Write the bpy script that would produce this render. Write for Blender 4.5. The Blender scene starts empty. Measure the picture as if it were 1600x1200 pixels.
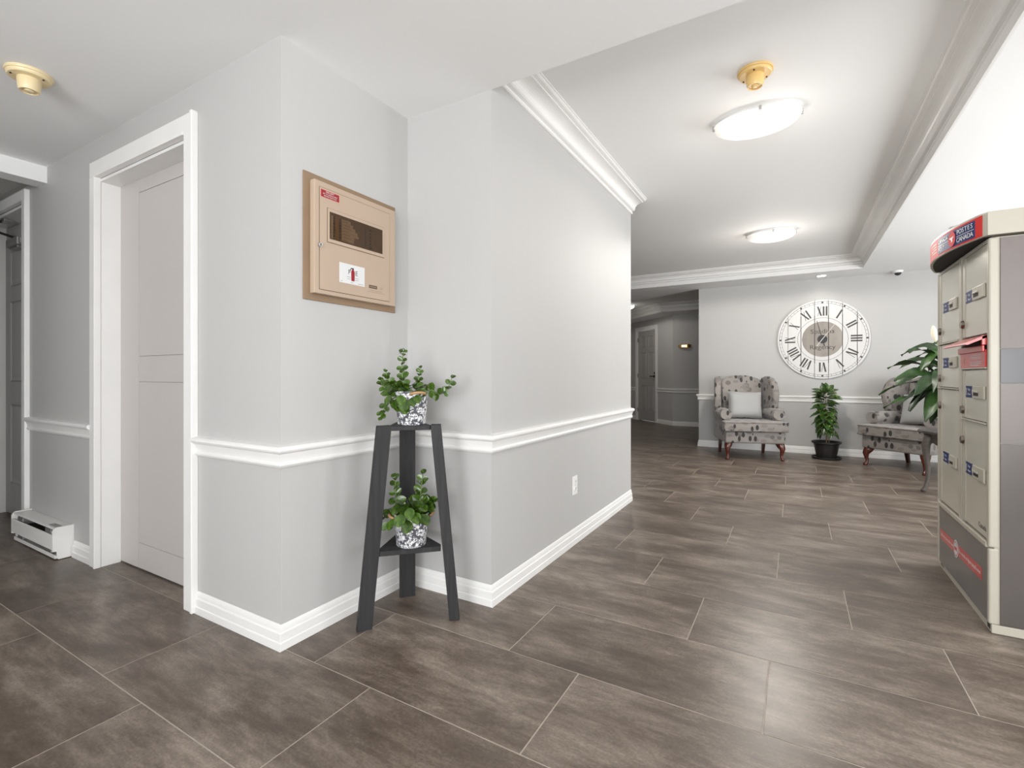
import bpy, bmesh, math, random
from mathutils import Vector, Matrix, Euler
R = math.radians
random.seed(7)
SC = bpy.context.scene
COL = SC.collection

# ------------------------------------------------------------------ camera
CAM_H = 1.08
cam_d = bpy.data.cameras.new('camera')
cam_d.sensor_width = 36.0
cam_d.lens = 760.0 / 1600.0 * 36.0
cam_d.shift_y = -12.0 / 1600.0
cam_d.clip_start = 0.05
cam = bpy.data.objects.new('camera', cam_d)
COL.objects.link(cam)
cam.location = (0, 0, CAM_H)
cam.rotation_euler = (R(90), 0, R(30.2))
SC.camera = cam

# ------------------------------------------------------------------ world, daylight, exposure
SC.view_settings.view_transform = 'Standard'
SC.view_settings.look = 'None'
SC.view_settings.gamma = 1.0
SC.view_settings.use_curve_mapping = False
SC.view_settings.exposure = 0.2
SC.cycles.use_denoising = True
SC.cycles.max_bounces = 6
SC.cycles.use_adaptive_sampling = True
SC.cycles.adaptive_threshold = 0.025
SC.cycles.diffuse_bounces = 4
SC.cycles.sample_clamp_indirect = 8.0
W = bpy.data.worlds.new('overcast_sky'); SC.world = W
W.use_nodes = True
W.node_tree.nodes['Background'].inputs[0].default_value = (0.93, 0.96, 1.0, 1)
W.node_tree.nodes['Background'].inputs[1].default_value = 1.3

def area(name, loc, rot, sx, sy, power, col=(1, 1, 1)):
    d = bpy.data.lights.new(name, 'AREA'); d.shape = 'RECTANGLE'
    d.size = sx; d.size_y = sy; d.energy = power; d.color = col
    o = bpy.data.objects.new(name, d); COL.objects.link(o)
    o.location = loc; o.rotation_euler = rot
    return o
# daylight: area lamps added inside right and rear glazing, tilted up to brighten ceilings
area('daylight_entrance_far', (3.45, 4.5, 1.25), (0, R(90 + 36), 0), 1.8, 3.2, 140, (0.975, 0.99, 1.0))
area('daylight_entrance_near', (3.45, 0.2, 1.25), (0, R(90 + 36), 0), 1.8, 3.2, 68, (0.975, 0.99, 1.0))
area('daylight_rear_window', (0.7, -3.15, 1.25), (R(90 + 38), 0, 0), 3.4, 1.8, 256, (0.975, 0.99, 1.0))

# ------------------------------------------------------------------ materials
def _n(nt, t, **kw):
    n = nt.nodes.new(t)
    for k, v in kw.items(): setattr(n, k, v)
    return n
MATS = {}
def mat(name, col, rough=0.5, metal=0.0, bump=None, var=None, spec=0.5, emit=0.0, coat=0.0, alpha=None, sheen=0.0):
    """bump=(scale xyz, strength), var=(scale xyz, amount) brightness mottling"""
    m = bpy.data.materials.new(name); m.use_nodes = True
    nt = m.node_tree; b = nt.nodes['Principled BSDF']
    b.inputs['Base Color'].default_value = (*col, 1)
    b.inputs['Roughness'].default_value = rough
    b.inputs['Metallic'].default_value = metal
    b.inputs['Specular IOR Level'].default_value = spec
    b.inputs['Coat Weight'].default_value = coat
    b.inputs['Sheen Weight'].default_value = sheen
    if emit:
        b.inputs['Emission Color'].default_value = (*col, 1)
        b.inputs['Emission Strength'].default_value = emit
    tc = None
    if var or bump:
        tc = _n(nt, 'ShaderNodeTexCoord')
    if var:
        mp = _n(nt, 'ShaderNodeMapping'); mp.inputs['Scale'].default_value = var[0]
        nz = _n(nt, 'ShaderNodeTexNoise'); nz.inputs['Scale'].default_value = 1.0; nz.inputs['Detail'].default_value = 5
        mr = _n(nt, 'ShaderNodeMapRange'); mr.inputs['From Min'].default_value = 0.25; mr.inputs['From Max'].default_value = 0.75
        mr.inputs['To Min'].default_value = 1 - var[1]; mr.inputs['To Max'].default_value = 1 + var[1]
        mx = _n(nt, 'ShaderNodeMixRGB', blend_type='MULTIPLY'); mx.inputs[0].default_value = 1
        mx.inputs[1].default_value = (*col, 1)
        nt.links.new(tc.outputs['Object'], mp.inputs[0]); nt.links.new(mp.outputs[0], nz.inputs['Vector'])
        nt.links.new(nz.outputs[0], mr.inputs[0]); nt.links.new(mr.outputs[0], mx.inputs[2])
        nt.links.new(mx.outputs[0], b.inputs['Base Color'])
    if bump:
        mp = _n(nt, 'ShaderNodeMapping'); mp.inputs['Scale'].default_value = bump[0]
        nz = _n(nt, 'ShaderNodeTexNoise'); nz.inputs['Scale'].default_value = 1.0; nz.inputs['Detail'].default_value = 4
        bp = _n(nt, 'ShaderNodeBump'); bp.inputs['Strength'].default_value = bump[1]; bp.inputs['Distance'].default_value = 0.004
        nt.links.new(tc.outputs['Object'], mp.inputs[0]); nt.links.new(mp.outputs[0], nz.inputs['Vector'])
        nt.links.new(nz.outputs[0], bp.inputs['Height']); nt.links.new(bp.outputs[0], b.inputs['Normal'])
    MATS[name] = m
    return m

WALL = mat('wall_paint', (0.475, 0.468, 0.459), 0.62, bump=((120, 120, 14), 0.10), var=((9, 9, 0.7), 0.008))
TRIM = mat('white_trim_gloss', (0.80, 0.79, 0.775), 0.32, var=((6, 6, 6), 0.02))
CEIL = mat('ceiling_paint', (0.84, 0.84, 0.835), 0.75, bump=((60, 60, 60), 0.05))
CEILT = mat('ceiling_tile_texture', (0.50, 0.49, 0.47), 0.9, bump=((140, 140, 140), 0.5), var=((90, 90, 90), 0.12))
DOORM = mat('door_paint', (0.53, 0.495, 0.475), 0.42)
DOORG = mat('door_shade_grey', (0.40, 0.39, 0.375), 0.45)  # greyed down so the corridor's shade sits in the paint colour
GROUT = mat('grout', (0.40, 0.35, 0.295), 0.85, var=((30, 30, 30), 0.1))
BLACKW = mat('charcoal_stained_wood', (0.026, 0.025, 0.0265), 0.6, spec=0.3, bump=((90, 90, 8), 0.35), var=((60, 60, 4), 0.30))
TANPLY = mat('tan_painted_board', (0.25, 0.165, 0.10), 0.6, var=((8, 8, 8), 0.06))
BEIGE = mat('beige_enamel', (0.44, 0.335, 0.25), 0.5, var=((5, 5, 5), 0.02))
BEIGED = mat('seam_shadow_gap', (0.10, 0.065, 0.04), 0.7)
CHROME = mat('chrome', (0.62, 0.61, 0.60), 0.18, 1.0)
BRASS = mat('brass', (0.72, 0.50, 0.20), 0.25, 1.0)
REDL = mat('red_label', (0.27, 0.004, 0.010), 0.4)
PINK = mat('pale_red_border', (0.60, 0.30, 0.25), 0.4)
WHITEP = mat('white_print', (0.66, 0.66, 0.66), 0.45)
BLACKP = mat('black_print', (0.02, 0.02, 0.022), 0.5)
BROWNP = mat('brown_print', (0.10, 0.06, 0.035), 0.5)
CREAMD = mat('cream_plastic', (0.80, 0.66, 0.40), 0.35)
YELLD = mat('yellowed_plastic', (0.74, 0.50, 0.19), 0.35)
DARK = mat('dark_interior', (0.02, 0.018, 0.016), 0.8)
STEEL = mat('brushed_steel', (0.46, 0.45, 0.44), 0.35, 0.9)
LOCKM = mat('nickel_lock', (0.22, 0.19, 0.16), 0.25, 1.0)
LOCKER = mat('locker_beige', (0.46, 0.43, 0.36), 0.35, var=((3, 3, 3), 0.02))
LOCKDR = mat('locker_door_beige', (0.52, 0.50, 0.42), 0.22, coat=0.3, var=((2, 2, 2), 0.02))
LOCKGR = mat('locker_grey_panel', (0.108, 0.094, 0.086), 0.30, 0.35, var=((3, 3, 3), 0.10))
REDM = mat('mail_red', (0.55, 0.035, 0.03), 0.3, coat=0.3)
REDB = mat('banner_red', (0.60, 0.040, 0.036), 0.55, spec=0.15)
BLUEM = mat('mail_blue', (0.022, 0.035, 0.13), 0.5, spec=0.2)
BANDG = mat('grey_band', (0.09, 0.086, 0.09), 0.3, 0.2)
POTBLK = mat('black_plastic_pot', (0.018, 0.016, 0.016), 0.4)
SOIL = mat('soil', (0.03, 0.02, 0.013), 0.95, bump=((80, 80, 80), 0.8))
ROPE = mat('jute_rope', (0.42, 0.25, 0.12), 0.85, bump=((200, 200, 200), 0.8))
CHERRY = mat('cherry_wood', (0.085, 0.017, 0.009), 0.25, coat=0.4, var=((10, 10, 30), 0.3))
DKLEG = mat('dark_mahogany', (0.045, 0.014, 0.010), 0.3, coat=0.3)
TABLEM = mat('grey_brown_wood', (0.10, 0.085, 0.075), 0.4, var=((20, 20, 60), 0.25))
SATIN = mat('silver_satin', (0.33, 0.33, 0.325), 0.5, sheen=0.5, bump=((50, 50, 50), 0.10))
STEMM = mat('plant_stem', (0.13, 0.20, 0.05), 0.5)
TRUNK = mat('trunk_bark', (0.30, 0.22, 0.12), 0.7)
FLOWERW = mat('cream_spathe', (0.80, 0.75, 0.60), 0.5)
ALUM = mat('aluminium', (0.45, 0.44, 0.43), 0.4, 0.8)
HEATER = mat('heater_enamel', (0.78, 0.76, 0.74), 0.4)

def leafmat(name, c1, c2, scale, rough=0.35, thr=(0.45, 0.62)):
    m = mat(name, c1, rough); nt = m.node_tree; b = nt.nodes['Principled BSDF']
    tc = _n(nt, 'ShaderNodeTexCoord'); oi = _n(nt, 'ShaderNodeObjectInfo')
    nz = _n(nt, 'ShaderNodeTexNoise'); nz.inputs['Scale'].default_value = scale; nz.inputs['Detail'].default_value = 3
    mr = _n(nt, 'ShaderNodeMapRange'); mr.inputs[1].default_value = thr[0]; mr.inputs[2].default_value = thr[1]
    mx = _n(nt, 'ShaderNodeMixRGB'); mx.inputs[1].default_value = (*c1, 1); mx.inputs[2].default_value = (*c2, 1)
    hs = _n(nt, 'ShaderNodeHueSaturation')
    m2 = _n(nt, 'ShaderNodeMapRange'); m2.inputs[3].default_value = 0.65; m2.inputs[4].default_value = 1.35
    nt.links.new(tc.outputs['Object'], nz.inputs['Vector']); nt.links.new(nz.outputs[0], mr.inputs[0])
    nt.links.new(mr.outputs[0], mx.inputs[0]); nt.links.new(oi.outputs['Random'], m2.inputs[0])
    nt.links.new(m2.outputs[0], hs.inputs['Value']); nt.links.new(mx.outputs[0], hs.inputs['Color'])
    nt.links.new(hs.outputs[0], b.inputs['Base Color'])
    return m
LEAFJ = leafmat('round_leaf_green', (0.030, 0.068, 0.007), (0.075, 0.140, 0.016), 2.0, 0.22)
LEAFA = leafmat('spotted_leaf_green', (0.028, 0.07, 0.014), (0.26, 0.32, 0.08), 6.0, 0.3, (0.52, 0.66))
LEAFP = leafmat('lily_leaf_green', (0.013, 0.038, 0.008), (0.03, 0.075, 0.014), 6.0, 0.42)

def tile_mat():
    m = mat('porcelain_floor_tile', (0.2, 0.18, 0.16), 0.30); nt = m.node_tree; b = nt.nodes['Principled BSDF']
    ge = _n(nt, 'ShaderNodeNewGeometry'); oi = _n(nt, 'ShaderNodeObjectInfo')
    sc = _n(nt, 'ShaderNodeVectorMath', operation='SCALE'); sc.inputs['Scale'].default_value = 37.0
    cb = _n(nt, 'ShaderNodeCombineXYZ')
    nt.links.new(oi.outputs['Random'], cb.inputs[0]); nt.links.new(oi.outputs['Random'], cb.inputs[1]); nt.links.new(oi.outputs['Random'], cb.inputs[2])
    nt.links.new(cb.outputs[0], sc.inputs[0])
    ad = _n(nt, 'ShaderNodeVectorMath', operation='ADD')
    nt.links.new(ge.outputs['Position'], ad.inputs[0]); nt.links.new(sc.outputs[0], ad.inputs[1])
    def noise(scale, detail, rough, dist=0.0):
        mp = _n(nt, 'ShaderNodeMapping'); mp.inputs['Scale'].default_value = scale
        nz = _n(nt, 'ShaderNodeTexNoise'); nz.inputs['Scale'].default_value = 1; nz.inputs['Detail'].default_value = detail
        nz.inputs['Roughness'].default_value = rough; nz.inputs['Distortion'].default_value = dist
        nt.links.new(ad.outputs[0], mp.inputs[0]); nt.links.new(mp.outputs[0], nz.inputs['Vector'])
        return nz.outputs[0]
    a = noise((2.2, 5.6, 1), 12, 0.70, 0.25)
    s = noise((5, 42, 1), 6, 0.72)
    f = noise((110, 150, 1), 3, 0.6)
    def ma(op, x, y):
        n = _n(nt, 'ShaderNodeMath', operation=op)
        for i, v in enumerate((x, y)):
            if isinstance(v, float): n.inputs[i].default_value = v
            else: nt.links.new(v, n.inputs[i])
        return n.outputs[0]
    t = ma('ADD', ma('MULTIPLY', a, 0.64), ma('ADD', ma('MULTIPLY', s, 0.20), ma('MULTIPLY', f, 0.16)))
    cr = _n(nt, 'ShaderNodeValToRGB'); e = cr.color_ramp.elements
    e[0].position = 0.38; e[0].color = (0.066, 0.047, 0.035, 1)
    e[1].position = 0.64; e[1].color = (0.31, 0.255, 0.21, 1)
    k = e.new(0.47); k.color = (0.110, 0.083, 0.064, 1)
    k = e.new(0.54); k.color = (0.178, 0.142, 0.114, 1)
    nt.links.new(t, cr.inputs[0]); nt.links.new(cr.outputs[0], b.inputs['Base Color'])
    mr = _n(nt, 'ShaderNodeMapRange'); mr.inputs[3].default_value = 0.27; mr.inputs[4].default_value = 0.44
    nt.links.new(s, mr.inputs[0]); nt.links.new(mr.outputs[0], b.inputs['Roughness'])
    bp = _n(nt, 'ShaderNodeBump'); bp.inputs['Strength'].default_value = 0.08; bp.inputs['Distance'].default_value = 0.002
    nt.links.new(s, bp.inputs['Height']); nt.links.new(bp.outputs[0], b.inputs['Normal'])
    return m
TILE = tile_mat()

def fabric_mat():
    m = mat('leaf_print_upholstery', (0.3, 0.27, 0.25), 0.65, sheen=0.3); nt = m.node_tree; b = nt.nodes['Principled BSDF']
    tc = _n(nt, 'ShaderNodeTexCoord'); col = None
    base = (0.245, 0.222, 0.205)
    prev = None
    for i, (rot, sc, thr, c, seed) in enumerate((((0.5, 0.6, 0.4), (8, 14.5, 8.5), 0.30, (0.13, 0.115, 0.105), 1.3),
                                                 ((0.9, -0.5, -0.7), (8, 8.5, 14.5), 0.32, (0.19, 0.168, 0.155), 4.1),
                                                 ((-0.3, 0.8, 0.2), (14.5, 8.5, 8), 0.28, (0.022, 0.02, 0.02), 7.7))):
        mp = _n(nt, 'ShaderNodeMapping'); mp.inputs['Rotation'].default_value = rot; mp.inputs['Scale'].default_value = sc
        mp.inputs['Location'].default_value = (seed, seed * 1.7, seed * 0.6)
        vo = _n(nt, 'ShaderNodeTexVoronoi'); vo.inputs['Scale'].default_value = 1.0; vo.inputs['Randomness'].default_value = 0.75
        lt = _n(nt, 'ShaderNodeMath', operation='LESS_THAN'); lt.inputs[1].default_value = thr
        mx = _n(nt, 'ShaderNodeMixRGB'); mx.inputs[2].default_value = (*c, 1)
        nt.links.new(tc.outputs['Object'], mp.inputs[0]); nt.links.new(mp.outputs[0], vo.inputs['Vector'])
        nt.links.new(vo.outputs['Distance'], lt.inputs[0]); nt.links.new(lt.outputs[0], mx.inputs[0])
        if prev is None: mx.inputs[1].default_value = (*base, 1)
        else: nt.links.new(prev, mx.inputs[1])
        prev = mx.outputs[0]
    nt.links.new(prev, b.inputs['Base Color'])
    return m
FABRIC = fabric_mat()

def floral_mat():
    m = mat('floral_printed_tin', (0.75, 0.75, 0.76), 0.35); nt = m.node_tree; b = nt.nodes['Principled BSDF']
    tc = _n(nt, 'ShaderNodeTexCoord')
    vo = _n(nt, 'ShaderNodeTexVoronoi', feature='DISTANCE_TO_EDGE'); vo.inputs['Scale'].default_value = 62
    vo2 = _n(nt, 'ShaderNodeTexVoronoi'); vo2.inputs['Scale'].default_value = 34
    nz = _n(nt, 'ShaderNodeTexNoise'); nz.inputs['Scale'].default_value = 95; nz.inputs['Detail'].default_value = 2
    for x in (vo, vo2, nz): nt.links.new(tc.outputs['Object'], x.inputs['Vector'])
    a = _n(nt, 'ShaderNodeMath', operation='LESS_THAN'); a.inputs[1].default_value = 0.045; nt.links.new(vo.outputs['Distance'], a.inputs[0])
    c = _n(nt, 'ShaderNodeMath', operation='GREATER_THAN'); c.inputs[1].default_value = 0.66; nt.links.new(vo2.outputs['Distance'], c.inputs[0])
    d = _n(nt, 'ShaderNodeMath', operation='GREATER_THAN'); d.inputs[1].default_value = 0.565; nt.links.new(nz.outputs[0], d.inputs[0])
    m1 = _n(nt, 'ShaderNodeMath', operation='MAXIMUM'); nt.links.new(a.outputs[0], m1.inputs[0]); nt.links.new(c.outputs[0], m1.inputs[1])
    m2 = _n(nt, 'ShaderNodeMath', operation='MAXIMUM'); nt.links.new(m1.outputs[0], m2.inputs[0]); nt.links.new(d.outputs[0], m2.inputs[1])
    mx = _n(nt, 'ShaderNodeMixRGB'); mx.inputs[1].default_value = (0.78, 0.78, 0.79, 1); mx.inputs[2].default_value = (0.085, 0.085, 0.10, 1)
    nt.links.new(m2.outputs[0], mx.inputs[0]); nt.links.new(mx.outputs[0], b.inputs['Base Color'])
    return m
FLORAL = floral_mat()

def stained_mat():
    m = mat('grey_stained_wood', (0.30, 0.27, 0.24), 0.6, var=((7, 7, 3), 0.22), bump=((60, 60, 6), 0.2))
    return m
STAIN = stained_mat()
CLOCKW = mat('whitewashed_board', (0.66, 0.65, 0.64), 0.6, var=((40, 40, 3), 0.035))
CLOCKB = mat('clock_numeral_black', (0.055, 0.05, 0.048), 0.6)

def lamp_glass(name, strength):
    m = bpy.data.materials.new(name); m.use_nodes = True; nt = m.node_tree; b = nt.nodes['Principled BSDF']
    tc = _n(nt, 'ShaderNodeTexCoord'); nz = _n(nt, 'ShaderNodeTexNoise'); nz.inputs['Scale'].default_value = 7; nz.inputs['Detail'].default_value = 3
    cr = _n(nt, 'ShaderNodeValToRGB'); cr.color_ramp.elements[0].position = 0.35; cr.color_ramp.elements[1].position = 0.6
    cr.color_ramp.elements[0].color = (0.66, 0.60, 0.52, 1); cr.color_ramp.elements[1].color = (1.0, 0.985, 0.95, 1)
    nt.links.new(tc.outputs['Object'], nz.inputs['Vector']); nt.links.new(nz.outputs[0], cr.inputs[0])
    nt.links.new(cr.outputs[0], b.inputs['Emission Color']); b.inputs['Emission Strength'].default_value = strength
    b.inputs['Base Color'].default_value = (0.8, 0.78, 0.75, 1); b.inputs['Roughness'].default_value = 0.2
    return m
GLOW = lamp_glass('alabaster_lamp_glass', 0.45)
GLOWH = lamp_glass('alabaster_lamp_glass_hall', 1.6)
DOWNL = mat('downlight_lens', (1.0, 0.97, 0.92), 0.4, emit=7.0)

def pane_mat(name, tint, gloss=0.08, trans=1.0):
    m = bpy.data.materials.new(name); m.use_nodes = True; nt = m.node_tree; nt.nodes.clear()
    o = _n(nt, 'ShaderNodeOutputMaterial'); t = _n(nt, 'ShaderNodeBsdfTransparent'); g = _n(nt, 'ShaderNodeBsdfGlossy')
    t.inputs[0].default_value = (*tint, 1); g.inputs['Roughness'].default_value = 0.03
    mx = _n(nt, 'ShaderNodeMixShader'); mx.inputs[0].default_value = gloss
    nt.links.new(t.outputs[0], mx.inputs[1]); nt.links.new(g.outputs[0], mx.inputs[2]); nt.links.new(mx.outputs[0], o.inputs[0])
    return m
PANE = pane_mat('window_glass', (0.96, 0.97, 0.97))
SMOKED = pane_mat('smoked_acrylic', (0.80, 0.74, 0.68), 0.03)

# ------------------------------------------------------------------ mesh helpers
def BM(): return bmesh.new()
def box(bm, x0, x1, y0, y1, z0, z1, bev=0.0, seg=2):
    x0, x1 = min(x0, x1), max(x0, x1); y0, y1 = min(y0, y1), max(y0, y1); z0, z1 = min(z0, z1), max(z0, z1)
    v = [bm.verts.new((x, y, z)) for z in (z0, z1) for y in (y0, y1) for x in (x0, x1)]
    fs = [bm.faces.new([v[i] for i in q]) for q in ((0, 2, 3, 1), (4, 5, 7, 6), (0, 1, 5, 4), (2, 6, 7, 3), (0, 4, 6, 2), (1, 3, 7, 5))]
    if bev:
        es = list({e for f in fs for e in f.edges})
        bmesh.ops.bevel(bm, geom=es, offset=bev, segments=seg, profile=0.5, affect='EDGES')
    return v
def ring_loft(bm, rings, cap0=True, cap1=True, closed=True):
    vs = [[bm.verts.new(p) for p in r] for r in rings]
    n = len(vs[0])
    for a, b in zip(vs[:-1], vs[1:]):
        for i in range(n if closed else n - 1):
            j = (i + 1) % n
            bm.faces.new((a[i], a[j], b[j], b[i]))
    if cap0 and closed: bm.faces.new(list(reversed(vs[0])))
    if cap1 and closed: bm.faces.new(vs[-1])
    return vs
def lathe(bm, prof, n=24, c=(0, 0, 0), sx=1.0, sy=1.0, cap0=True, cap1=True):
    rings = []
    for r, z in prof:
        rings.append([(c[0] + sx * r * math.cos(2 * math.pi * i / n), c[1] + sy * r * math.sin(2 * math.pi * i / n), c[2] + z) for i in range(n)])
    ring_loft(bm, rings, cap0, cap1)
def frame_of(d):
    d = Vector(d).normalized()
    a = Vector((0, 0, 1)) if abs(d.z) < 0.95 else Vector((1, 0, 0))
    x = a.cross(d).normalized(); y = d.cross(x)
    return x, y
def tube(bm, pts, rad, n=8, cap=True, sq=None):
    pts = [Vector(p) for p in pts]
    if not isinstance(rad, (list, tuple)): rad = [rad] * len(pts)
    rings = []
    x = y = None
    for i, p in enumerate(pts):
        d = (pts[min(i + 1, len(pts) - 1)] - pts[max(i - 1, 0)]).normalized()
        if x is None: x, y = frame_of(d)
        else:
            x = (x - d * x.dot(d)).normalized(); y = d.cross(x)
        r = rad[i]
        rings.append([p + (x * math.cos(2 * math.pi * k / n) + y * math.sin(2 * math.pi * k / n)) * r for k in range(n)])
    ring_loft(bm, rings, cap, cap)
def cyl(bm, p0, p1, r0, r1=None, n=16):
    tube(bm, [p0, p1], [r0, r0 if r1 is None else r1], n)
def prism(bm, pts, fn, d0, d1):
    """2D polygon pts extruded between depth d0,d1; fn(u,v,d)->xyz"""
    ring_loft(bm, [[fn(u, v, d0) for u, v in pts], [fn(u, v, d1) for u, v in pts]])
def sweep(path, prof, side=1):
    """one bmesh per path segment, mitred; prof [(out,z)] closed polygon; side=+1: out to the right of travel"""
    P = [Vector((p[0], p[1])) for p in path]
    ns = []
    for a, b in zip(P[:-1], P[1:]):
        d = (b - a).normalized(); ns.append(Vector((d.y, -d.x)) * side)
    ms = []
    for i in range(len(P)):
        if i == 0: ms.append(ns[0])
        elif i == len(P) - 1: ms.append(ns[-1])
        else: ms.append((ns[i - 1] + ns[i]) / (1 + ns[i - 1].dot(ns[i])))
    out = []
    for i in range(len(P) - 1):
        bm = BM()
        rings = [[(P[k].x + ms[k].x * o, P[k].y + ms[k].y * o, z) for o, z in prof] for k in (i, i + 1)]
        ring_loft(bm, rings)
        out.append(bm)
    return out
def tag(o, label=None, cat=None, group=None, kind=None):
    if label: o['label'] = label
    if cat: o['category'] = cat
    if group: o['group'] = group
    if kind: o['kind'] = kind
    return o
def obj(name, bm, m, parent=None, smooth=False, loc=None, label=None, angle=None):
    bmesh.ops.recalc_face_normals(bm, faces=bm.faces)
    me = bpy.data.meshes.new(name); bm.to_mesh(me); bm.free()
    if isinstance(m, (list, tuple)):
        for k in m: me.materials.append(k)
    else: me.materials.append(m)
    if smooth:
        me.shade_smooth()
        if angle is not None: me.set_sharp_from_angle(angle=R(angle))
    o = bpy.data.objects.new(name, me); COL.objects.link(o)
    if parent: o.parent = parent
    if loc: o.location = loc
    if label: o['label'] = label
    return o
def empty(name, loc=(0, 0, 0), rz=0.0):
    o = bpy.data.objects.new(name, None); COL.objects.link(o)
    o.empty_display_size = 0.1; o.location = loc; o.rotation_euler = (0, 0, rz)
    return o
def struct(name, bm, m, label, cat, smooth=False, angle=None):
    o = obj(name, bm, m, None, smooth, angle=angle); tag(o, label, cat, kind='structure'); return o
def copy_tree(o, parent=None):
    c = o.copy(); COL.objects.link(c); c.parent = parent
    for ch in list(o.children): copy_tree(ch, c)
    return c
def text_mesh(name, body, size, m, parent, M, align='CENTER', ext=0.0004, sx=1.0):
    cu = bpy.data.curves.new('t_' + name, 'FONT'); cu.body = body; cu.size = size; cu.align_x = align; cu.align_y = 'CENTER'
    cu.extrude = ext; cu.resolution_u = 3
    t = bpy.data.objects.new('t_' + name, cu); COL.objects.link(t)
    dg = bpy.context.evaluated_depsgraph_get(); dg.update()
    me = bpy.data.meshes.new_from_object(t.evaluated_get(dg))
    bpy.data.objects.remove(t)
    me.materials.clear(); me.materials.append(m)
    o = bpy.data.objects.new(name, me); COL.objects.link(o); o.parent = parent
    o.matrix_basis = M @ Matrix.Diagonal((sx, 1, 1, 1))
    return o
def basis(origin, x, y):
    x = Vector(x).normalized(); y = Vector(y).normalized(); z = x.cross(y)
    m = Matrix((x, y, z)).transposed().to_4x4(); m.translation = Vector(origin); return m

# ------------------------------------------------------------------ setting: key dimensions
ZL, ZT = 2.43, 2.60          # low ceiling / tray ceiling
XJ, YD, YR, XW, YE = -1.757, 1.203, 1.93, -1.236, 4.18
YC, XC = 7.97, -1.29         # clock wall
def q(f): return f

# floor bed (grout) and tiles
bm = BM(); box(bm, -7.3, 3.9, -3.6, 13.6, -0.12, -0.0009)
floor = struct('floor', bm, GROUT, 'floor of large grey-brown tiles laid in staggered rows with thin grout lines', 'floor')
TW, TH, G = 0.891, 0.4375, 0.0040
bm = BM(); box(bm, 0, TW - G, 0, TH - G, -0.010, 0.0, 0.0006, 1)
bmesh.ops.recalc_face_normals(bm, faces=bm.faces)
tile_me = bpy.data.meshes.new('floor_tile'); bm.to_mesh(tile_me); bm.free(); tile_me.materials.append(TILE)
OFF = (-0.68, -0.085, -0.384)
rest = BM(); cands = []
cfw = (-math.sin(R(30.2)), math.cos(R(30.2))); crt = (cfw[1], -cfw[0])
for k in range(-11, 29):
    y = 1.212 + TH * k
    x = OFF[k % 3] - TW * 8
    while x < 3.9:
        cx, cy = x + TW / 2, y + TH / 2
        ok = -7.2 < cx < 3.85 and -3.5 < cy < 13.5
        if ok and cx < XJ - 0.5 and YD + 0.35 < cy < YE - 0.3: ok = False
        if ok and cx < XW - 0.5 and YR + 0.3 < cy < YE - 0.3: ok = False
        if ok and cy > 4 and cx < -5.2: ok = False
        if ok and cy > 11.5 and cx > -2.2: ok = False
        if ok:
            d = cx * cfw[0] + cy * cfw[1]; l = cx * crt[0] + cy * crt[1]
            vis = d > 0.6 and abs(l) < 1.06 * d + 0.7
            cands.append(((0 if vis else 50) + math.hypot(cx, cy), x, y))
        x += TW
cands.sort()
for i, (_, x, y) in enumerate(cands):
    if i < 300:
        o = bpy.data.objects.new('floor_tile', tile_me); COL.objects.link(o); o.parent = floor; o.location = (x + G / 2, y + G / 2, 0)
    else:
        box(rest, x + G / 2, x + TW - G / 2, y + G / 2, y + TH - G / 2, -0.010, 0.0)
if len(cands) > 300:
    o = obj('floor_tiles_outlying', rest, TILE, floor); o['kind'] = 'stuff'
else: rest.free()

# walls
def wall(name, boxes, label, cat='wall'):
    bm = BM()
    for b in boxes: box(bm, *b)
    return struct(name, bm, WALL, label, cat)
DX0, DX1, DZ = -3.400, -2.445, 2.205      # pocket door opening
EX0, EX1, EZ = -5.45, -4.532, 2.28        # corridor door opening
wall('wall_left', [(-7.2, EX0, YD, YD + .16, 0, 2.6), (EX0, EX1, YD, YD + .16, EZ, 2.6), (EX1, DX0, YD, YD + .16, 0, 2.6),
                   (DX0, DX1, YD, YD + .16, DZ, 2.6), (DX1, XJ, YD, YD + .16, 0, 2.6)],
     'light grey papered wall with the white pocket doorway and the heater')
wall('wall_return', [(XJ - .14, XJ, YD + .16, YR, 0, 2.6)], 'short light grey wall carrying the beige alarm cabinet')
wall('wall_recess', [(XJ, XW, YR, YR + .12, 0, 2.6)], 'narrow light grey wall behind the plant stand')
wall('wall_long', [(XW - .12, XW, YR + .12, YE, 0, 2.62)], 'long light grey lobby wall with the power outlet')
wall('wall_hall_near', [(-5.2, XW - .12, YE - .12, YE, 0, 2.62)], 'hall wall turning left at the end of the long lobby wall')
wall('wall_clock', [(XC, 3.9, YC, YC + .12, 0, 2.62)], 'light grey end wall with the big round clock above two armchairs')
wall('wall_hall_left', [(-5.3, -5.2, YE, 13.6, 0, 2.75)], 'left side wall of the far hall')
# hall: angled wall x+y=8.68 then wall y=11.0
HX, HY = -2.32, 11.0
bm = BM(); prism(bm, [(HX, HY), (3.9, HY), (3.9, HY + .15), (HX + .06, HY + .15)], lambda u, v, d: (u, v, d), 0, 2.75)
struct('wall_hall_far', bm, WALL, 'shaded hall wall with the small brass sconce', 'wall')
bm = BM()
def hw(s, n, z):   # s along the angled wall from corner (to the left/back), n outward to camera
    c = math.sqrt(.5); return (HX - s * c - n * c, HY + s * c - n * c, z)
HD0, HD1 = 0.68, 1.54   # door slab range along s
for s0, s1, z0, z1 in ((0, HD0, 0, 2.75), (HD0, HD1, 2.205, 2.75), (HD1, 4.2, 0, 2.75)):
    prism(bm, [(s0, 0), (s1, 0), (s1, -.14), (s0, -.14)], lambda u, v, d: hw(u, v, d), z0, z1)
struct('wall_hall_angled', bm, WALL, 'angled hall wall holding the closed six panel door', 'wall')
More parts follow.
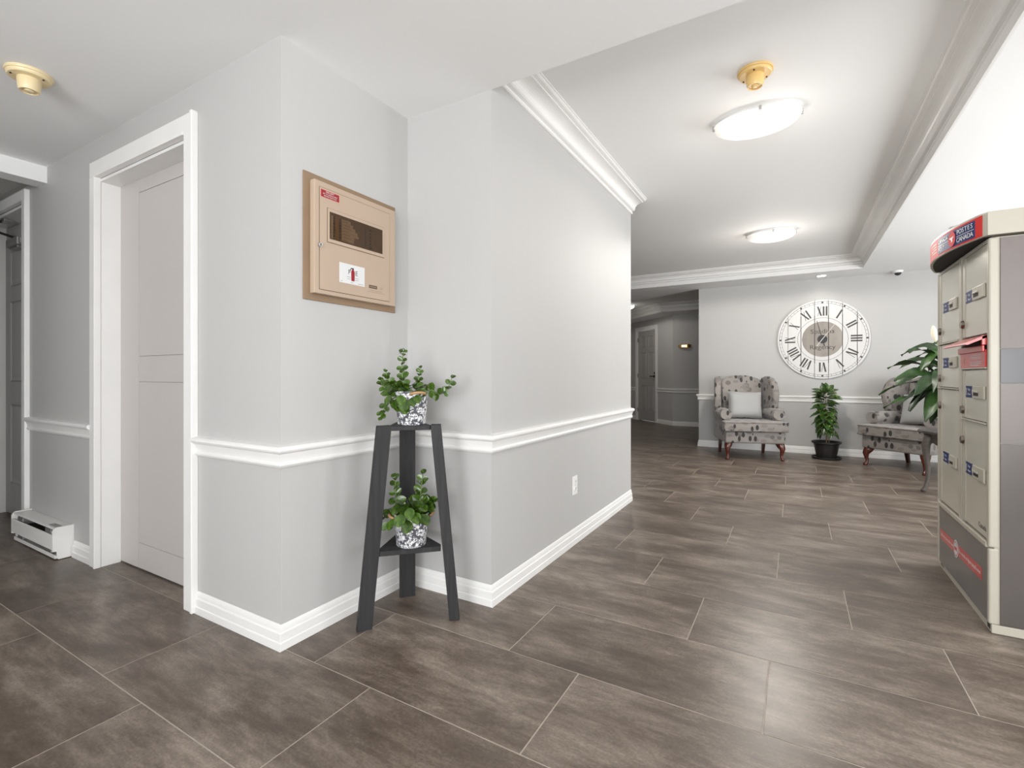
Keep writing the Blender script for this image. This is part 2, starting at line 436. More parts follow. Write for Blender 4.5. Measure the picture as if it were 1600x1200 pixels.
# outer shell with glazed openings (outside the frame)
wall('wall_right', [(3.75, 3.9, -3.5, -1.4, 0, 2.6), (3.75, 3.9, 1.8, 2.9, 0, 2.6), (3.75, 3.9, 6.1, 11.2, 0, 2.6),
                    (3.75, 3.9, -1.4, 1.8, 2.3, 2.6), (3.75, 3.9, 2.9, 6.1, 2.3, 2.6), (3.75, 3.9, -1.4, 1.8, 0, .3), (3.75, 3.9, 2.9, 6.1, 0, .3)],
     'right lobby wall with tall entrance glazing')
wall('wall_rear', [(-7.2, -1.0, -3.6, -3.45, 0, 2.6), (2.4, 3.9, -3.6, -3.45, 0, 2.6), (-1.0, 2.4, -3.6, -3.45, 2.3, 2.6), (-1.0, 2.4, -3.6, -3.45, 0, .3)],
     'rear lobby wall behind the viewer with a wide window')
wall('wall_corridor_end', [(-7.3, -7.2, -3.6, YD + .16, 0, 2.6)], 'end wall of the side corridor')
def glazing(name, along, c, a0, a1, z0, z1, label):
    r = empty(name, (c, (a0 + a1) / 2, z0) if along == 'y' else ((a0 + a1) / 2, c, z0)); h = (a1 - a0) / 2
    tag(r, label, 'window', kind='structure')
    def pbox(bm, s0, s1, t0, t1, zz0, zz1):
        if along == 'y': box(bm, t0, t1, s0, s1, zz0, zz1)
        else: box(bm, s0, s1, t0, t1, zz0, zz1)
    bm = BM()
    for s0, s1, q0, q1 in ((-h, h, 0, .06), (-h, h, z1 - z0 - .06, z1 - z0), (-h, -h + .06, 0, z1 - z0), (h - .06, h, 0, z1 - z0)):
        pbox(bm, s0, s1, -.04, .04, q0, q1)
    obj('window_frame', bm, ALUM, r)
    n = 3; w = (2 * h - .12) / n
    for i in range(n):
        bm = BM(); pbox(bm, -h + .06 + i * w + .005, -h + .06 + (i + 1) * w - .005, -.004, .004, .06, z1 - z0 - .06); obj('pane', bm, PANE, r)
    for i in range(1, n):
        bm = BM(); pbox(bm, -h + .06 + i * w - .025, -h + .06 + i * w + .025, -.03, .03, .06, z1 - z0 - .06); obj('mullion', bm, ALUM, r)
glazing('window_1', 'y', 3.82, 2.9, 6.1, .3, 2.3, 'tall entrance glazing in the right wall beside the armchairs')
glazing('window_2', 'y', 3.82, -1.4, 1.8, .3, 2.3, 'tall entrance glazing in the right wall near the viewer')
glazing('window_3', 'x', -3.52, -1.0, 2.4, .3, 2.3, 'wide window in the rear wall behind the viewer')

# ceilings
TRX, TRY = 0.74, 7.45        # tray edges
def cprism(name, pts, z0, z1, label, m=CEIL):
    bm = BM(); prism(bm, pts, lambda u, v, d: (u, v, d), z0, z1); return struct(name, bm, m, label, 'ceiling')
cprism('ceiling_near', [(-4.30, -3.6), (3.9, -3.6), (3.9, YR), (-4.30, YR)], ZL, 2.66, 'low white ceiling above the alcove and doorway')
cprism('ceiling_right', [(TRX, YR), (3.9, YR), (3.9, YC + .12), (TRX, YC + .12)], ZL, 2.66, 'low white soffit above the mailboxes at the right')
cprism('ceiling_far', [(-5.2, TRY), (TRX, TRY), (TRX, YC + .12), (XC, YC + .12), (XC, YC), (-2.617, 8.80), (-3.3, 9.2), (-5.2, 9.2)], ZL, 2.66, 'low white soffit band in front of the clock wall')
cprism('ceiling_tray', [(-5.2, YR), (TRX + .02, YR), (TRX + .02, TRY + .02), (-5.2, TRY + .02)], ZT, 2.72, 'raised white tray ceiling with the two oval lamps')
cprism('ceiling_hall_tray', [(-5.2, TRY + .1), (3.9, TRY + .1), (3.9, 13.6), (-5.2, 13.6)], ZT + .005, 2.76, 'raised ceiling of the far hall')
P1 = (-2.42, 10.38); P0 = (-5.2, 13.35)
cprism('ceiling_hall_soffit', [P0, P1, (3.9, 10.38), (3.9, 11.1), (-2.3, 11.1), (-4.75, 13.55), (-5.2, 13.55)], ZL, 2.66, 'dropped soffit edge along the far hall walls')
cprism('ceiling_corridor', [(-7.2, -3.6), (-4.30, -3.6), (-4.30, YD), (-7.2, YD)], 2.375, 2.66, 'lower speckled tile ceiling of the side corridor', CEILT)
wall('wall_light_block', [(-4.31, -4.17, -3.45, .38, 0, 2.324)], 'unseen partition below the boxed beam, added to block light to the side corridor')  # added out of view to keep rear window light from the corridor
bm = BM(); box(bm, -4.31, -4.17, -3.5, YD, 2.325, ZL + .02)
struct('trim_beam', bm, CEIL, 'white boxed beam across the corridor ceiling at the far left', 'beam')

# crown mouldings
CR = [(0, 2.488), (.011, 2.488), (.017, 2.493), (.017, 2.499), (.011, 2.504), (.011, 2.510), (.030, 2.514), (.037, 2.520), (.037, 2.527)]
for i in range(1, 8):
    a = i / 7 * math.pi / 2
    CR.append((.037 + .062 * (1 - math.cos(a)), 2.527 + .046 * math.sin(a)))
CR += [(.104, 2.574), (.104, 2.580), (.124, 2.583), (.131, 2.588), (.131, 2.593), (.139, 2.595), (.139, 2.602), (0, 2.602)]
CRF = [(-.002, ZL - .002), (.012, ZL - .002), (.012, 2.484), (.004, 2.486)] + CR[1:-1] + [(-.002, 2.602)]
s = sweep([(XW, YR + .005), (XW, YE)], CR, 1)[0]
struct('trim_crown_left', s, TRIM, 'stepped white crown moulding along the top of the long wall', 'crown moulding', True, 9)
s = sweep([(TRX, YR + .01), (TRX, TRY), (-5.19, TRY)], CRF, -1)
struct('trim_crown_right', s[0], TRIM, 'white crown moulding on the right edge of the tray ceiling', 'crown moulding', True, 9)
struct('trim_crown_far', s[1], TRIM, 'white crown moulding on the far edge of the tray ceiling', 'crown moulding', True, 9)
s = sweep([(-5.1, 13.243), P1, (3.8, 10.38)], CRF, 1)
struct('trim_crown_hall_left', s[0], TRIM, 'crown moulding of the hall tray over the six panel door', 'crown moulding', True, 9)
struct('trim_crown_hall_right', s[1], TRIM, 'crown moulding of the hall tray seen past the clock wall', 'crown moulding', True, 9)

# baseboards and chair rails
BB = [(0, 0), (.016, 0), (.016, .030), (.0145, .033), (.0125, .034), (.0125, .066), (.010, .070), (.0075, .071), (.0075, .080), (.0045, .092), (.002, .096), (0, .097)]
CH = [(0, .717), (.007, .717), (.012, .721), (.016, .728), (.016, .735), (.0115, .740), (.0125, .752), (.0175, .766), (.0195, .774), (.024, .777), (.031, .782), (.034, .789), (.033, .797), (.027, .803), (.012, .806), (0, .808)]
def run(path, prof, side, names, smooth=True):
    for bm, (n, l, c) in zip(sweep(path, prof, side), names):
        struct(n, bm, TRIM, l, c, smooth, 25)
CO0, CO1 = DX0 - .07, DX1 + .08     # casing outer edges
run([(CO1, YD), (XJ, YD), (XJ, YR), (XW, YR), (XW, YE)], BB, 1, [
    ('baseboard_doorside', 'white baseboard between the pocket door casing and the wall corner', 'baseboard'),
    ('baseboard_return', 'white baseboard below the alarm cabinet', 'baseboard'),
    ('baseboard_recess', 'white baseboard behind the plant stand', 'baseboard'),
    ('baseboard_long', 'white baseboard below the power outlet', 'baseboard')])
run([(CO1, YD), (XJ, YD), (XJ, YR), (XW, YR), (XW, YE)], CH, 1, [
    ('trim_rail_doorside', 'white chair rail between the pocket door casing and the wall corner', 'chair rail'),
    ('trim_rail_return', 'white chair rail below the alarm cabinet', 'chair rail'),
    ('trim_rail_recess', 'white chair rail behind the plant stand', 'chair rail'),
    ('trim_rail_long', 'white chair rail along the long wall above the outlet', 'chair rail')])
run([(-3.735, YD), (CO0, YD)], BB, 1, [('baseboard_left', 'short white baseboard piece between heater and door casing', 'baseboard')])
run([(-4.479, YD), (CO0, YD)], CH, 1, [('trim_rail_heater', 'white chair rail above the baseboard heater', 'chair rail')])
run([(XC, YC + .12), (XC, YC), (3.74, YC)], BB, -1 if False else 1, [('baseboard_clock_end', 'baseboard on the narrow end of the clock wall', 'baseboard'), ('baseboard_clock', 'white baseboard behind the armchairs', 'baseboard')])
run([(XC, YC + .12), (XC, YC), (3.74, YC)], CH, 1, [('trim_rail_clock_end', 'chair rail on the narrow end of the clock wall', 'chair rail'), ('trim_rail_clock', 'white chair rail below the round clock', 'chair rail')])
hp = [hw(HD0 - .075, 0, 0)[:2], (HX, HY), (3.7, HY)]
run(hp, BB, 1, [('baseboard_hall_angled', 'baseboard right of the six panel hall door', 'baseboard'), ('baseboard_hall', 'baseboard below the brass sconce', 'baseboard')])
run(hp, CH, 1, [('trim_rail_hall_angled', 'chair rail right of the six panel hall door', 'chair rail'), ('trim_rail_hall', 'chair rail below the brass sconce', 'chair rail')])
hp = [hw(4.0, 0, 0)[:2], hw(HD1 + .075, 0, 0)[:2]]
run(hp, BB, 1, [('baseboard_hall_left', 'baseboard left of the six panel hall door', 'baseboard')])
run(hp, CH, 1, [('trim_rail_hall_left', 'chair rail left of the six panel hall door', 'chair rail')])

# ------------------------------------------------------------------ pocket doorway
r = empty('trim_1', ((DX0 + DX1) / 2, YD, 0)); tag(r, 'white casing and deep jamb around the pocket door', 'door frame', kind='structure')
hx = (DX1 - DX0) / 2
def rb(name, m, par, *a, bev=.003, lab=None):
    bm = BM(); box(bm, *a, bev); return obj(name, bm, m, par, label=lab)
rb('casing_side', TRIM, r, -hx - .070, -hx + .004, -.022, .002, 0, 2.208)
rb('casing_edge', TRIM, r, -hx - .006, -hx + .010, -.028, .004, 0, 2.20, bev=.002)
rb('casing_side', TRIM, r, hx - .004, hx + .080, -.022, .002, 0, 2.29)
rb('casing_edge', TRIM, r, hx + .062, hx + .082, -.030, .0005, 0.0005, 2.292, bev=.004)
rb('casing_head', TRIM, r, -hx - .070, hx + .061, -.0215, .002, 2.2085, 2.29)
rb('casing_head_edge', TRIM, r, -hx + .011, hx - .005, -.028, .004, 2.197, 2.213, bev=.002)
rb('jamb', TRIM, r, -hx - .012, -hx + .006, .003, .10, 0, 2.198, bev=.001)
rb('jamb', TRIM, r, hx - .006, hx + .012, .003, .10, 0, 2.198, bev=.001)
rb('head_jamb', TRIM, r, -hx + .006, hx - .006, .003, .10, 2.180, 2.196, bev=.001)
# door slab, built of stiles, rails and panels with hairline grooves
r = empty('door_1', ((DX0 + DX1) / 2, YD + .10, 0)); tag(r, 'flat panelled off-white pocket door standing closed in its jamb', 'door', kind='structure')
bm = BM(); box(bm, -hx - .05, hx + .05, .012, .04, .008, 2.22); obj('core', bm, BEIGED if False else DOORM, r)
g = .0018
sl = 0.222
rb('stile', DOORM, r, -hx + .002, -hx + sl - g, 0, .013, .008, 2.19, bev=.0012)
rb('stile', DOORM, r, hx - .16 + g, hx + .05, 0, .013, .008, 2.19, bev=.0012)
zs = [(.008, .149, 'rail'), (.149, 1.049, 'panel'), (1.049, 1.192, 'rail'), (1.192, 2.108, 'panel'), (2.108, 2.19, 'rail')]
for z0, z1, n in zs:
    rb(n, DOORM, r, -hx + sl + g, hx - .16 - g, .0 if n == 'rail' else .001, .013, z0 + g / 2, z1 - g / 2, bev=.0012)
bm = BM(); cyl(bm, (hx - .215, -.004, 1.172), (hx - .215, .004, 1.172), .017, n=14); h_ = obj('pull', bm, BRASS, r, True, label='small brass recessed pull', angle=40)
bm = BM(); cyl(bm, (hx - .215, -.0055, 1.172), (hx - .215, -.003, 1.172), .010, n=12); obj('pull_recess', bm, DARK, h_)

# ------------------------------------------------------------------ corridor doorway at the far left with closer
r = empty('trim_2', ((EX0 + EX1) / 2, YD, 0)); tag(r, 'projecting door frame of the corridor door at the far left', 'door frame', kind='structure')
hx2 = (EX1 - EX0) / 2
rb('casing_side', TRIM, r, hx2 - .006, hx2 + .052, -.026, .004, 0, 2.345, bev=.004)
rb('casing_side', TRIM, r, -hx2 - .052, -hx2 + .006, -.026, .004, 0, 2.345, bev=.004)
rb('casing_head', TRIM, r, -hx2 + .007, hx2 - .007, -.025, .004, 2.275, 2.345, bev=.004)
rb('jamb', TRIM, r, hx2 - .02, hx2 + .002, .005, .155, 0, 2.275)
rb('jamb', TRIM, r, -hx2 - .002, -hx2 + .02, .005, .155, 0, 2.275)
rb('head_jamb', TRIM, r, -hx2 + .021, hx2 - .021, .005, .155, 2.255, 2.275)
def six_panel(root, w, h, y0, m, rows, open_dx=0):
    """slab from -w/2..w/2, front face at y0 (facing -y), with six moulded raised panels"""
    bm = BM(); box(bm, -w / 2, w / 2, y0 + .006, y0 + .040, .008, h, .002); obj('slab', bm, m, root)
    st = .115; mid = .10
    pw = (w - 2 * st - mid) / 2
    for z0, z1 in rows:
        for cx in (-(mid / 2 + pw / 2), (mid / 2 + pw / 2)):
            bm = BM()
            x0, x1 = cx - pw / 2, cx + pw / 2
            r0 = [(x0, y0 + .006, z0), (x1, y0 + .006, z0), (x1, y0 + .006, z1), (x0, y0 + .006, z1)]
            def ins(k, yy): return [(x0 + k, yy, z0 + k), (x1 - k, yy, z0 + k), (x1 - k, yy, z1 - k), (x0 + k, yy, z1 - k)]
            ring_loft(bm, [ins(0, y0 + .007), ins(.006, y0 - .004), ins(.014, y0 + .0045), ins(.030, y0 + .0045), ins(.052, y0 - .002)], True, True)
            obj('panel', bm, m, root)
    # stiles and rails stand proud of the panel field
    def piece(n, *a):
        bm = BM(); box(bm, *a, .0015); obj(n, bm, m, root)
    piece('stile', -w / 2, -w / 2 + st, y0, y0 + .008, .008, h); piece('stile', w / 2 - st, w / 2, y0, y0 + .008, .008, h)
    zz = [.008] + [z for row in rows for z in row] + [h]
    for a, b in zip(zz[0::2], zz[1::2]): piece('rail', -w / 2 + st, w / 2 - st, y0, y0 + .008, a, b)
    for z0, z1 in rows: piece('mullion', -mid / 2, mid / 2, y0, y0 + .008, z0, z1)
ROWS = [(.25, .86), (1.04, 1.66), (1.78, 2.05)]
r = empty('door_3', ((EX0 + EX1) / 2, YD, 0)); tag(r, 'six panel corridor door in shade-darkened grey with a closer at its top, far left', 'door', kind='structure')
six_panel(r, 2 * hx2 - .05, 2.15, .115, DOORG, ROWS)
rb('transom', DOORG, r, -hx2 + .022, hx2 - .022, .12, .15, 2.156, 2.254)
c = empty('door_closer', (-5.065, YD + .115, 2.085)); tag(c, 'metal door closer with folded arm on the corridor door', 'door closer')
CLOSER = mat('closer_grey_metal', (0.30, 0.29, 0.28), 0.5, 0.3)
rb('body', CLOSER, c, -.12, .12, -.060, -.001, -.03, .03, bev=.008)
rb('end_cap', CLOSER, c, .121, .15, -.050, -.001, -.024, .024, bev=.004)
bm = BM(); cyl(bm, (-.06, -.03, .03), (-.06, -.03, .055), .014); obj('spindle', bm, DARK, c)
bm = BM(); tube(bm, [(-.06, -.03, .050), (-.16, -.17, .105)], .010, 6); obj('arm', bm, DARK, c)
bm = BM(); tube(bm, [(-.16, -.17, .112), (-.04, -.09, .155)], .009, 6); obj('forearm', bm, DARK, c)
bm = BM(); cyl(bm, (-.16, -.17, .09), (-.16, -.17, .13), .013); obj('elbow', bm, STEEL, c)
rb('mounting_plate', STEEL, c, -.09, .09, -.05, -.001, -.046, -.031, bev=.002)
rb('shoe', STEEL, c, -.09, .01, -.10, -.063, .145, .165, bev=.002)

# ------------------------------------------------------------------ hall door
r = empty('door_2', hw((HD0 + HD1) / 2, 0, 0), R(-45)); tag(r, 'closed six panel door at the end of the shaded hall', 'door', kind='structure')
six_panel(r, HD1 - HD0 - .03, 2.19, .03, DOORG, ROWS)
dw = (HD1 - HD0) / 2
bm = BM(); cyl(bm, (dw - .085, .03, 1.08), (dw - .085, -.005, 1.08), .03, n=14); hn = obj('rosette', bm, DARK, r, label='dark round lever rosette')
bm = BM(); tube(bm, [(dw - .085, .0, 1.08), (dw - .085, -.045, 1.08), (dw - .19, -.05, 1.08)], .011, 8); obj('lever', bm, DARK, hn)
bm = BM(); cyl(bm, (dw - .085, .03, 1.16), (dw - .085, .005, 1.16), .022, n=12); obj('deadbolt', bm, DARK, r)
for z in (.25, 1.1, 1.98):
    bm = BM(); cyl(bm, (-dw + .004, .012, z - .05), (-dw + .004, .012, z + .05), .011, n=8); obj('hinge', bm, DARK, r)
r = empty('trim_3', hw((HD0 + HD1) / 2, 0, 0), R(-45)); tag(r, 'pale casing around the closed hall door', 'door frame', kind='structure')
rb('casing_side', TRIM, r, -dw - .075, -dw + .01, -.02, .002, 0, 2.285); rb('casing_side', TRIM, r, dw - .01, dw + .075, -.02, .002, 0, 2.285)
rb('casing_head', TRIM, r, -dw + .011, dw - .011, -.02, .002, 2.20, 2.285)
# brass sconce
c = empty('wall_sconce', (-2.073, HY, 1.734)); tag(c, 'small half-round brass sconce on the shaded hall wall', 'sconce')
bm = BM(); prism(bm, [(.135 * math.cos(a), -.07 * math.sin(a)) for a in [math.pi * i / 12 for i in range(13)]], lambda u, v, d: (u, v, d), -.032, .032); obj('shade', bm, BRASS, c)
bm = BM(); prism(bm, [(.085 * math.cos(a), -.005 - .074 * math.sin(a)) for a in [math.pi * (.22 + .56 * i / 10) for i in range(11)]] + [(-.05, -.03), (.05, -.03)], lambda u, v, d: (u, v, d), -.024, .024); obj('diffuser', bm, mat('sconce_glow', (1.0, .93, .72), .4, emit=.9), c, label='pale cream diffuser')
bm = BM(); box(bm, -.11, .11, -.006, 0, -.045, .045, .002); obj('back_plate', bm, BRASS, c)

# ------------------------------------------------------------------ electric baseboard heater
HXa, HXb = -4.44, -3.745; hl = (HXb - HXa) / 2
c = empty('baseboard_heater', ((HXa + HXb) / 2, YD - .001, 0)); tag(c, 'white electric baseboard heater on the floor beside the door casing', 'heater')
rb('back_panel', HEATER, c, -hl + .004, hl - .004, -.012, 0, .012, .186, bev=.001)
rb('top_panel', HEATER, c, -hl + .004, hl - .004, -.088, -.0125, .176, .188, bev=.003)
rb('front_panel', HEATER, c, -hl + .013, hl - .013, -.098, -.090, .062, .150, bev=.003)
rb('base_tray', HEATER, c, -hl + .004, hl - .004, -.080, -.0125, .008, .022, bev=.002)
rb('front_lip', HEATER, c, -hl + .004, hl - .004, -.086, -.081, .008, .030, bev=.001)
for sx in (-1, 1):
    bm = BM()
    pts = [(0, .004), (-.070, .004), (-.078, .012), (-.078, .050), (-.098, .054), (-.098, .170), (-.090, .186), (-.080, .192), (0, .192)]
    prism(bm, pts, lambda u, v, d: (d, u, v), sx * (hl - .012), sx * (hl + .001)); obj('end_cap', bm, HEATER, c)
for sx in (-1, 1):
    rb('junction_cover', ALUM, c, sx * (hl - .115) - .045, sx * (hl - .115) + .045, -.085, -.02, .030, .170, bev=.002)
bm = BM()
for i in range(34):
    x = -hl + .17 + i * (2 * hl - .34) / 33; box(bm, x - .0006, x + .0006, -.074, -.018, .045, .13)
obj('heating_fins', bm, DARK, c)['kind'] = 'stuff'
bm = BM(); cyl(bm, (-hl + .1, -.045, .09), (hl - .1, -.045, .09), .009, n=10); obj('element', bm, ALUM, c)
rb('rating_label', STEEL, c, hl - .14, hl - .03, -.075, -.045, .1881, .1888, bev=0, lab='grey worn rating sticker')
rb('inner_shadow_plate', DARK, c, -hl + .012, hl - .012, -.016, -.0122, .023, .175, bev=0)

# ------------------------------------------------------------------ fire alarm cabinet
XF = XJ
c = empty('alarm_cabinet', (XF, 1.565, 1.665)); tag(c, 'beige alarm control cabinet mounted on a tan board on the wall', 'control panel')
CY, CZ = 1.565, 1.665
def fb(name, m, par, x0, x1, y0, y1, z0, z1, bev=.0, lab=None):
    bm = BM(); box(bm, x0, x1, y0 - CY, y1 - CY, z0 - CZ, z1 - CZ, bev); return obj(name, bm, m, par, label=lab)
fb('mounting_board', TANPLY, c, .0005, .008, 1.300, 1.830, 1.400, 1.932, .001, 'tan painted board')
fb('cabinet_frame', BEIGE, c, .0085, .038, 1.328, 1.800, 1.427, 1.900, .003)
fb('door_seam', BEIGED, c, .0381, .0386, 1.351, 1.758, 1.444, 1.876)
dr = fb('cabinet_door', BEIGE, c, .0387, .0405, 1.353, 1.756, 1.446, 1.874, .0006)
fb('window_seam', BROWNP, dr, .0406, .0410, 1.389, 1.720, 1.650, 1.797)
# window frame as four bars
wy0, wy1, wz0, wz1 = 1.400, 1.708, 1.666, 1.782
bm = BM()
for a in ((1.391, wy0, 1.652, 1.795), (wy1, 1.718, 1.652, 1.795), (wy0, wy1, 1.652, wz0), (wy0, wy1, wz1, 1.795)):
    box(bm, .0405, .0440, a[0] - CY, a[1] - CY, a[2] - CZ, a[3] - CZ)
obj('window_frame', bm, BEIGE, dr)
bd = fb('indicator_board', mat('indicator_brown', (0.115, 0.080, 0.050), .6, var=((40, 40, 40), .15)), dr, .0411, .0414, wy0, wy1, wz0, wz1)
fb('smoked_window', SMOKED, dr, .0424, .0428, wy0, wy1, wz0, wz1, lab='smoked window over the indicator board')
PAPER = mat('aged_paper', (0.30, 0.24, 0.175), .7)
OCH = mat('ochre_strip', (0.16, 0.09, 0.03), .6)
fb('ochre_strip', OCH, dr, .04142, .0416, wy0 + .03, wy0 + .052, wz0 + .004, wz1 - .004)
fb('paper_strip', PAPER, dr, .04142, .0416, wy0 + .008, wy0 + .020, wz0 + .004, wz1 - .012)
bm = BM()
for i, w in enumerate((.05, .062, .075, .088, .094, .07, .066)):
    z1 = wz1 - .014 - i * .0135; box(bm, .04142, .0416, wy0 + .066 - CY, wy0 + .066 + w - CY, z1 - .0125 - CZ, z1 - CZ)
obj('paper_labels', bm, PAPER, dr)
bm = BM()
for col in (.025, .056, .202): 
    for i in range(7):
        z = wz1 - .020 - i * .0128; box(bm, .0416, .0419, wy0 + col - .0034 - CY, wy0 + col + .0034 - CY, z - .0042 - CZ, z + .0042 - CZ)
for i in range(6):
    z = wz1 - .022 - i * .016; box(bm, .0416, .0419, wy0 + .226 - CY, wy0 + .226 + (.014 if i in (0, 5) else .009) - CY, z - .005 - CZ, z + .004 - CZ)
obj('indicator_lamps', bm, BLACKP, dr)['kind'] = 'stuff'
bm = BM()
for i in range(7):
    z = wz1 - .022 - i * .0135
    box(bm, .04165, .0418, wy0 + .074 - CY, wy0 + .074 + .028 + .008 * (i % 3) - CY, z - .001 - CZ, z + .001 - CZ)
    if i: box(bm, .04165, .0418, wy0 + .168 - CY, wy0 + .192 - CY, z - .0008 - CZ, z + .0008 - CZ)
    box(bm, .04165, .0418, wy0 + .240 - CY, wy0 + .264 - CY, z - .0008 - CZ, z + .0008 - CZ)
obj('handwritten_lines', bm, BROWNP, dr)['kind'] = 'stuff'
bm = BM(); cyl(bm, (.0400, 1.3535 - CY, 1.630 - CZ), (.047, 1.3535 - CY, 1.630 - CZ), .011, .009, 16); lk = obj('lock', bm, CHROME, c, True, label='chrome keyhole lock', angle=40)
bm = BM(); box(bm, .0465, .0475, 1.3515 - CY, 1.3555 - CY, 1.624 - CZ, 1.636 - CZ); obj('keyhole', bm, DARK, lk)
st = fb('red_sticker', PINK, dr, .0406, .0409, 1.355, 1.455, 1.833, 1.8685)
fb('red_field', REDL, st, .0410, .0411, 1.358, 1.452, 1.8355, 1.866)
fx = lambda y, z: basis((.04115, y - CY, z - CZ), (0, 1, 0), (0, 0, 1))
text_mesh('lettering', 'FIRE DEPT', .0095, WHITEP, st, fx(1.404, 1.8600), ext=.0001)
text_mesh('lettering', 'SET TO SILENCE FIRST', .0075, WHITEP, st, fx(1.405, 1.8508), ext=.0001)
text_mesh('lettering', 'BEFORE RESETTING', .0075, WHITEP, st, fx(1.406, 1.8420), ext=.0001)
st = fb('service_card', WHITEP, dr, .0406, .0409, 1.453, 1.597, 1.492, 1.579)
text_mesh('lettering', 'F', .030, BLACKP, st, fx(1.508, 1.543), ext=.0001)
text_mesh('lettering', 'E', .030, BLACKP, st, fx(1.549, 1.543), ext=.0001)
bm = BM()
ex = [(-.009, -.034), (.009, -.034), (.010, .006), (.007, .014), (.003, .018), (-.003, .018), (-.007, .014), (-.010, .006)]
prism(bm, ex, lambda u, v, d: (d, 1.5285 - CY + u, 1.541 - CZ + v), .0410, .0415)
exo = obj('extinguisher_mark', bm, REDL, st)
bm = BM(); prism(bm, [(-.004, .018), (.004, .018), (.006, .024), (-.010, .024), (-.016, .016), (-.018, .006), (-.016, .006), (-.012, .017), (-.006, .020)], lambda u, v, d: (d, 1.5285 - CY + u, 1.541 - CZ + v), .0410, .0415)
obj('extinguisher_hose', bm, BLACKP, st)
bm = BM()
for y0, y1, z in ((1.495, 1.516, 1.522), (1.541, 1.562, 1.522), (1.497, 1.515, 1.5135), (1.540, 1.560, 1.5135), (1.461, 1.470, 1.499), (1.515, 1.532, 1.499), (1.558, 1.590, 1.499)):
    box(bm, .0410, .0411, y0 - CY, y1 - CY, z - .0006 - CZ, z + .0006 - CZ)
obj('small_print', bm, BLACKP, st)['kind'] = 'stuff'
st = fb('maker_plate', BROWNP, dr, .0406, .0409, 1.624, 1.675, 1.4925, 1.5075)
bm = BM(); box(bm, .041, .0411, 1.630 - CY, 1.669 - CY, 1.4985 - CZ, 1.5015 - CZ); obj('plate_print', bm, PAPER, st)
bm = BM()
for y0, y1, z in ((1.690, 1.715, 1.503), (1.690, 1.715, 1.496), (1.632, 1.708, 1.484), (1.615, 1.722, 1.476)):
    box(bm, .0406, .0407, y0 - CY, y1 - CY, z - .0007 - CZ, z + .0007 - CZ)
obj('faint_print', bm, TANPLY, dr)['kind'] = 'stuff'

# ------------------------------------------------------------------ power outlet
c = empty('power_outlet', (XW, 2.93, .375)); tag(c, 'white duplex power outlet low on the long wall', 'outlet')
rb('cover_plate', TRIM, c, .0002, .006, -.038, .038, -.060, .060, bev=.003)
for z in (.022, -.022):
    bm = BM(); prism(bm, [(.017 * math.cos(a), .0145 * math.sin(a)) for a in [2 * math.pi * i / 16 for i in range(16)]], lambda u, v, d: (d, u, z + v), .006, .0085); s_ = obj('socket', bm, TRIM, c)
    bm = BM()
    for y in (-.006, .006): box(bm, .0085, .009, y - .0013, y + .0013, z - .001, z + .008)
    cyl(bm, (.0085, 0, z - .007), (.009, 0, z - .007), .0026, n=8); obj('slots', bm, DARK, s_)
bm = BM(); cyl(bm, (.006, 0, 0), (.0075, 0, 0), .003, n=10); obj('screw', bm, STEEL, c)

# ------------------------------------------------------------------ corner plant stand
SA, SB, SCn = Vector((-1.585, 1.480, 0)), Vector((-1.318, 1.744, 0)), Vector((-1.708, 1.880, 0))
ctr = (SA + SB) / 2
ex_, ey_ = Vector((.7071, .7071, 0)), Vector((-.7071, .7071, 0))   # along the front, towards the corner
c = empty('plant_stand', (ctr.x, ctr.y, 0), R(45)); tag(c, 'dark charcoal wooden three legged corner plant stand with two shelves', 'plant stand')
ZS = 0.866
def leg(sx, w, t, rot):
    bm = BM(); rings = []
    for z, ox, oy in ((0, .194, 0), (ZS, .112, .020)):
        cx, cy = sx * ox, oy
        pts = []
        for u, v in ((-w / 2, -t / 2), (w / 2, -t / 2), (w / 2, t / 2), (-w / 2, t / 2)):
            uu, vv = u * math.cos(rot) - v * math.sin(rot), u * math.sin(rot) + v * math.cos(rot)
            pts.append((cx + uu, cy + vv, z + (.004 * sx * 0)))
        rings.append(pts)
    ring_loft(bm, rings)
    bmesh.ops.bevel(bm, geom=list(bm.edges), offset=.002, segments=1, affect='EDGES')
    return obj('leg', bm, BLACKW, c)
leg(-1, .062, .030, R(14)); leg(1, .044, .046, R(-10))
bm = BM(); box(bm, -.038, .038, .268, .292, 0, .842, .002); obj('back_leg', bm, BLACKW, c)
def shelf(z0, z1, xf, name):
    bm = BM()
    pts = [(-xf, .012), (xf, .012), (xf + .004, .040), (.045, .262), (-.045, .262), (-xf - .004, .040)]
    prism(bm, pts, lambda u, v, d: (u, v, d), z0, z1)
    bmesh.ops.bevel(bm, geom=list(bm.edges), offset=.0015, segments=1, affect='EDGES')
    return obj(name, bm, BLACKW, c)
shelf(.8425, .862, .088, 'top_shelf'); shelf(.300, .322, .133, 'lower_shelf')

